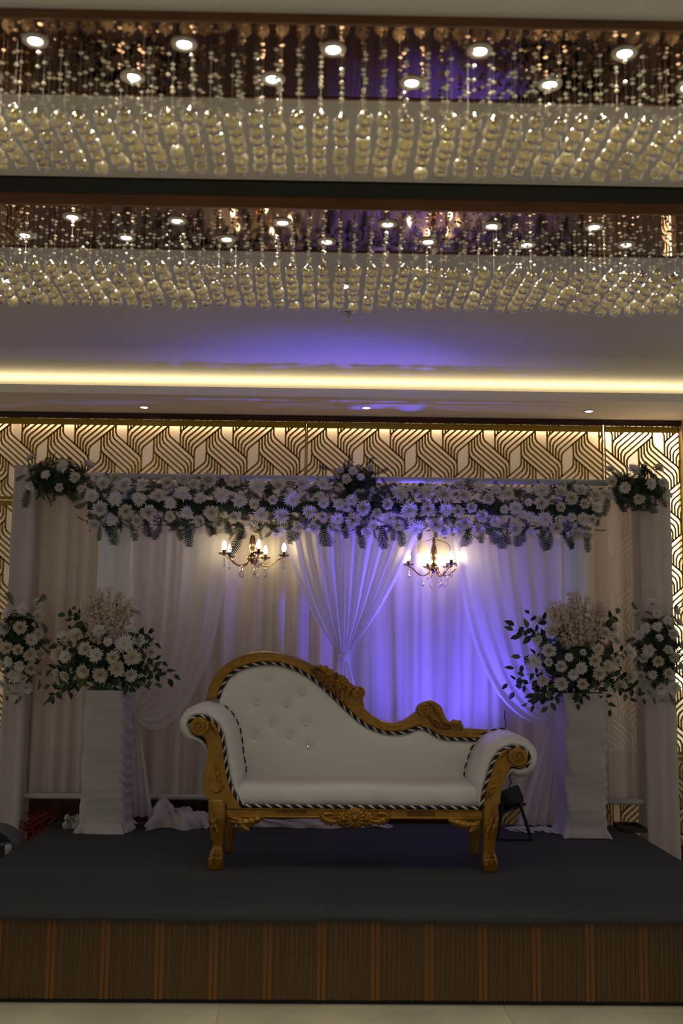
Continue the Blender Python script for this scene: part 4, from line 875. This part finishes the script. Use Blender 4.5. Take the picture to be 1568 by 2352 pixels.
# ------------------------------------------------------------------ candle chandeliers
def candle_lamp(label, cx, Y, ztop, zc, rad, angs, cup, seed):
    c = atY(cx, 1290, Y); c = Vector((c.x, Y, zc)); root = thing('candle_chandelier', label, 'chandelier', c); A = At(root); r = random.Random(seed)
    b = MB(); H = ztop-zc
    b.lathe([(0, -.035), (.008, -.03), (.012, -.018), (.030, -.012), (.036, .006), (.030, .022), (.016, .030), (.012, .045), (.020, .075), (.024, .10), (.018, .14), (.010, .17), (.013, .185), (.008, .20), (.006, H)], c, 16)
    A.put(b, 'stem', M['brass'], smooth=True)
    if cup: b = MB(); b.lathe([(.010, H-.045), (.020, H-.04), (.036, H-.005), (.040, H+.005), (.034, H+.006)], c, 18); A.put(b, 'canopy', M['brass'], smooth=True)
    else:
        b = MB()
        for s in (-1, 1): b.tube(curve([c+Vector((0, 0, .20)), c+Vector((s*.05, 0, .19)), c+Vector((s*.10, 0, .165)), c+Vector((s*.11, -.02, .10))], 10), .0022, 5)
        A.put(b, 'wire', M['brass'])
    for a in angs:
        d = Vector((cos(a), -sin(a), 0)); e = c+d*rad
        pts = [c+d*.028, c+d*rad*.28+Vector((0, 0, -.040)), c+d*rad*.55+Vector((0, 0, -.045)), c+d*rad*.82+Vector((0, 0, -.004)), e+Vector((0, 0, .012))]
        b = MB(); b.tube(curve(pts, 16), .0048, 7); ar = A.put(b, 'arm', M['brass'], smooth=True)
        b = MB(); b.lathe([(.008, .010), (.022, .016), (.038, .026), (.040, .028), (.022, .020), (.009, .014)], e, 12); A.put(b, 'drip_dish', M['glass'], ar)
        b = MB(); b.lathe([(.0105, .014), (.0105, .050), (.004, .052)], e, 10); A.put(b, 'candle_sleeve', M['socket'], ar)
        b = MB(); b.lathe([(.007, .050), (.014, .062), (.0155, .074), (.012, .090), (.006, .104), (0, .112)], e, 12); A.put(b, 'bulb', M['bulb'], ar, smooth=True)
        light('bulb_light', 'POINT', e+Vector((0, 0, .08)), .72, (1, .74, .40), shadow_soft_size=.016)
        b = MB(); q = e+Vector((0, 0, .006))
        for k, (dz, sc_) in enumerate(((-.016, .006), (-.032, .007), (-.056, .011))): b.lathe([(0, dz+sc_*1.4), (sc_, dz), (sc_*.6, dz-sc_), (0, dz-sc_*1.5)], q, 6)
        A.put(b, 'crystal_drop', M['glass'], ar)
        b = MB(); q = c+d*rad*.42+Vector((0, 0, -.048))
        for k, (dz, sc_) in enumerate(((-.016, .005), (-.032, .007), (-.058, .012))): b.lathe([(0, dz+sc_*1.4), (sc_, dz), (sc_*.6, dz-sc_), (0, dz-sc_*1.5)], q, 6)
        A.put(b, 'crystal_drop', M['glass'], ar)
    return root
d5 = [math.radians(x) for x in (75, 3, 147, 219, 291)]
zc_ = atY(579, 1284, 6.93).z
candle_lamp('gold candle chandelier with crystal drops, hanging left of the knotted drape', 579, 6.93, atY(579, 1208, 6.93).z, zc_, .21, d5, True, 1)
d5 = [math.radians(x) for x in (8, 172, 262, 308, 55)]
zc_ = atY(994, 1305, 6.98).z
candle_lamp('gold candle chandelier with crystal drops, hanging right of the knotted drape', 996, 7.03, atY(996, 1232, 6.98).z, zc_, .175, d5, False, 2)

# ------------------------------------------------------------------ par lamp, cables, floor items
par = thing('par_lamp', 'black stage par lamp on a bracket beside the settee\'s right leg', 'stage lamp', (PAR.x, PAR.y, SZ)); A = At(par)
Q = Vector((0, 0, 1)).rotation_difference(PARDIR).to_matrix().to_4x4(); MW = Matrix.Translation(PAR) @ Q
b = MB(); b.lathe([(0, -.055), (.060, -.055), (.085, -.035), (.092, -.01), (.092, .055), (.086, .062), (.078, .062), (.076, .050)], n=24); b.v = [tuple(MW @ Vector(v)) for v in b.v]; A.put(b, 'housing', M['black'])
b = MB(); b.lathe([(.076, .050), (.05, .054), (0, .055)], n=24); b.v = [tuple(MW @ Vector(v)) for v in b.v]; A.put(b, 'lens', M['blueglow'])
b = MB()
for k in range(10): b.box(-.08, .08, -.07+k*.0155, -.066+k*.0155, -.066, -.05)
b.v = [tuple(MW @ Vector(v)) for v in b.v]; A.put(b, 'cooling_fins', M['black'])
for dy, dx in ((-.105, -.05), (-.105, .07)):
    b = MB(); p0 = PAR+Vector((.05*(1 if dx > 0 else -1), dy*.95, 0)); p1 = Vector((PAR.x+dx*1.7, PAR.y+dy, SZ+.006)); 
    b.tube([p0, p0.lerp(p1, .5), p1], .011, 6); A.put(b, 'bracket_leg', M['black'])
b = MB(); b.tube([(PAR.x-.10, PAR.y-.105, SZ+.010), (PAR.x+.12, PAR.y-.105, SZ+.010)], .009, 6); A.put(b, 'foot_bar', M['black'])
b = MB(); pts = [atY(x, y, 6.72) for x, y in ((1158, 1632), (1160, 1660), (1163, 1690), (1166, 1740), (1169, 1775), (1172, 1800))]+[PAR+Vector((0, .10, .02)), PAR+Vector((-.01, .08, -.03))]
c = curve(pts, 70); c = [p+Vector((.003*sin(i*1.1), 0, 0)) for i, p in enumerate(c)]; b.tube(c, .0042, 6); tag(b.obj('cable', M['black'], smooth=True), 'thin black twisted cable hanging down to the black par lamp', 'cable')
r = random.Random(5); b = MB()
for k in range(12):
    p = [Vector((-1.96+r.uniform(-.03, .2), 7.1+r.uniform(-.1, .15), .25+r.uniform(0, .12)+.06*sin(t*2))) for t in range(5)]; b.tube(curve(p, 16), .004, 5)
b.tube(curve([(-1.9, 7.12, .30), (-1.88, 7.10, .15), (-1.90, 7.05, .004)], 10), .004, 5)
tag(b.obj('cable_bundle', M['red'], smooth=True), 'tangle of red cables behind the left back corner of the stage', 'cables')
b = MB(); b.box(-2.1, .9, 7.50, 7.53, 0, .60); b.box(-2.05, .85, 7.495, 7.50, .03, .57); tag(b.obj('wooden_board', M['wallwood'], bevel=.003), 'dark brown board standing on the floor behind the left bottom rail', 'board')
dp = atY(-14, 1962, 6.2); dr = thing('equipment_drum', 'dark navy round drum with grey rim on the floor past the stage\'s left edge', 'drum', (dp.x, 6.2, 0)); A = At(dr)
RR = (atY(-14, 1895, 6.2).z-dp.z)
b = MB(); b.lathe([(RR*.90, -.09), (RR, -.08), (RR, .08), (RR*.96, .095), (RR*.90, .09)], (dp.x, 6.2, dp.z), 48, 0, (0, -1, 0)); A.put(b, 'rim', M['greyrim'], smooth=True)
b = MB(); b.lathe([(0, .07), (RR*.5, .075), (RR*.91, .085)], (dp.x, 6.2, dp.z), 48, 0, (0, -1, 0)); b.lathe([(RR*.91, -.085), (0, -.085)], (dp.x, 6.2, dp.z), 48, 0, (0, -1, 0)); A.put(b, 'drum_face', M['navy'], smooth=True)
q = atY(12, 1938, 6.09); b = MB(); b.box(q.x-.12, q.x+.045, 6.06, 6.12, q.z-.004, q.z+.004); A.put(b, 'cross_bar', M['greyrim'])
q = atY(20, 1950, 6.07); b = MB(); b.lathe([(0, .03), (.016, .026), (.021, .012), (.021, -.03), (0, -.035)], q, 16, 0, (0, -.3, 1)); A.put(b, 'knob', M['pale'], smooth=True)
b = MB(); b.box(dp.x-.16, dp.x+.16, 6.14, 6.18, 0, .02); b.box(dp.x-.16, dp.x-.12, 6.12, 6.28, 0, dp.z-RR*.85); b.box(dp.x+.12, dp.x+.16, 6.12, 6.28, 0, dp.z-RR*.85); A.put(b, 'foot', M['black'])

# ------------------------------------------------------------------ groups of repeats
GROUPS = {'downlight': 'round downlights', 'crystal_chandelier': 'crystal bead chandeliers', 'curtain': 'white curtains of the backdrop', 'cloth_pillar': 'cloth pillars of the backdrop',
          'flower_cluster': 'white flower clusters on the backdrop', 'flower_arrangement': 'flower arrangements on the pedestals', 'flower_pedestal': 'cloth flower pedestals',
          'candle_chandelier': 'candle chandeliers', 'wooden_tray': 'wooden trays on the stage', 'floor_cloth': 'loose cloths on the stage'}
for o in C.objects:
    st = o.name.split('.')[0]
    if o.parent is None and st in GROUPS and o.get('category'): o['group'] = GROUPS[st]
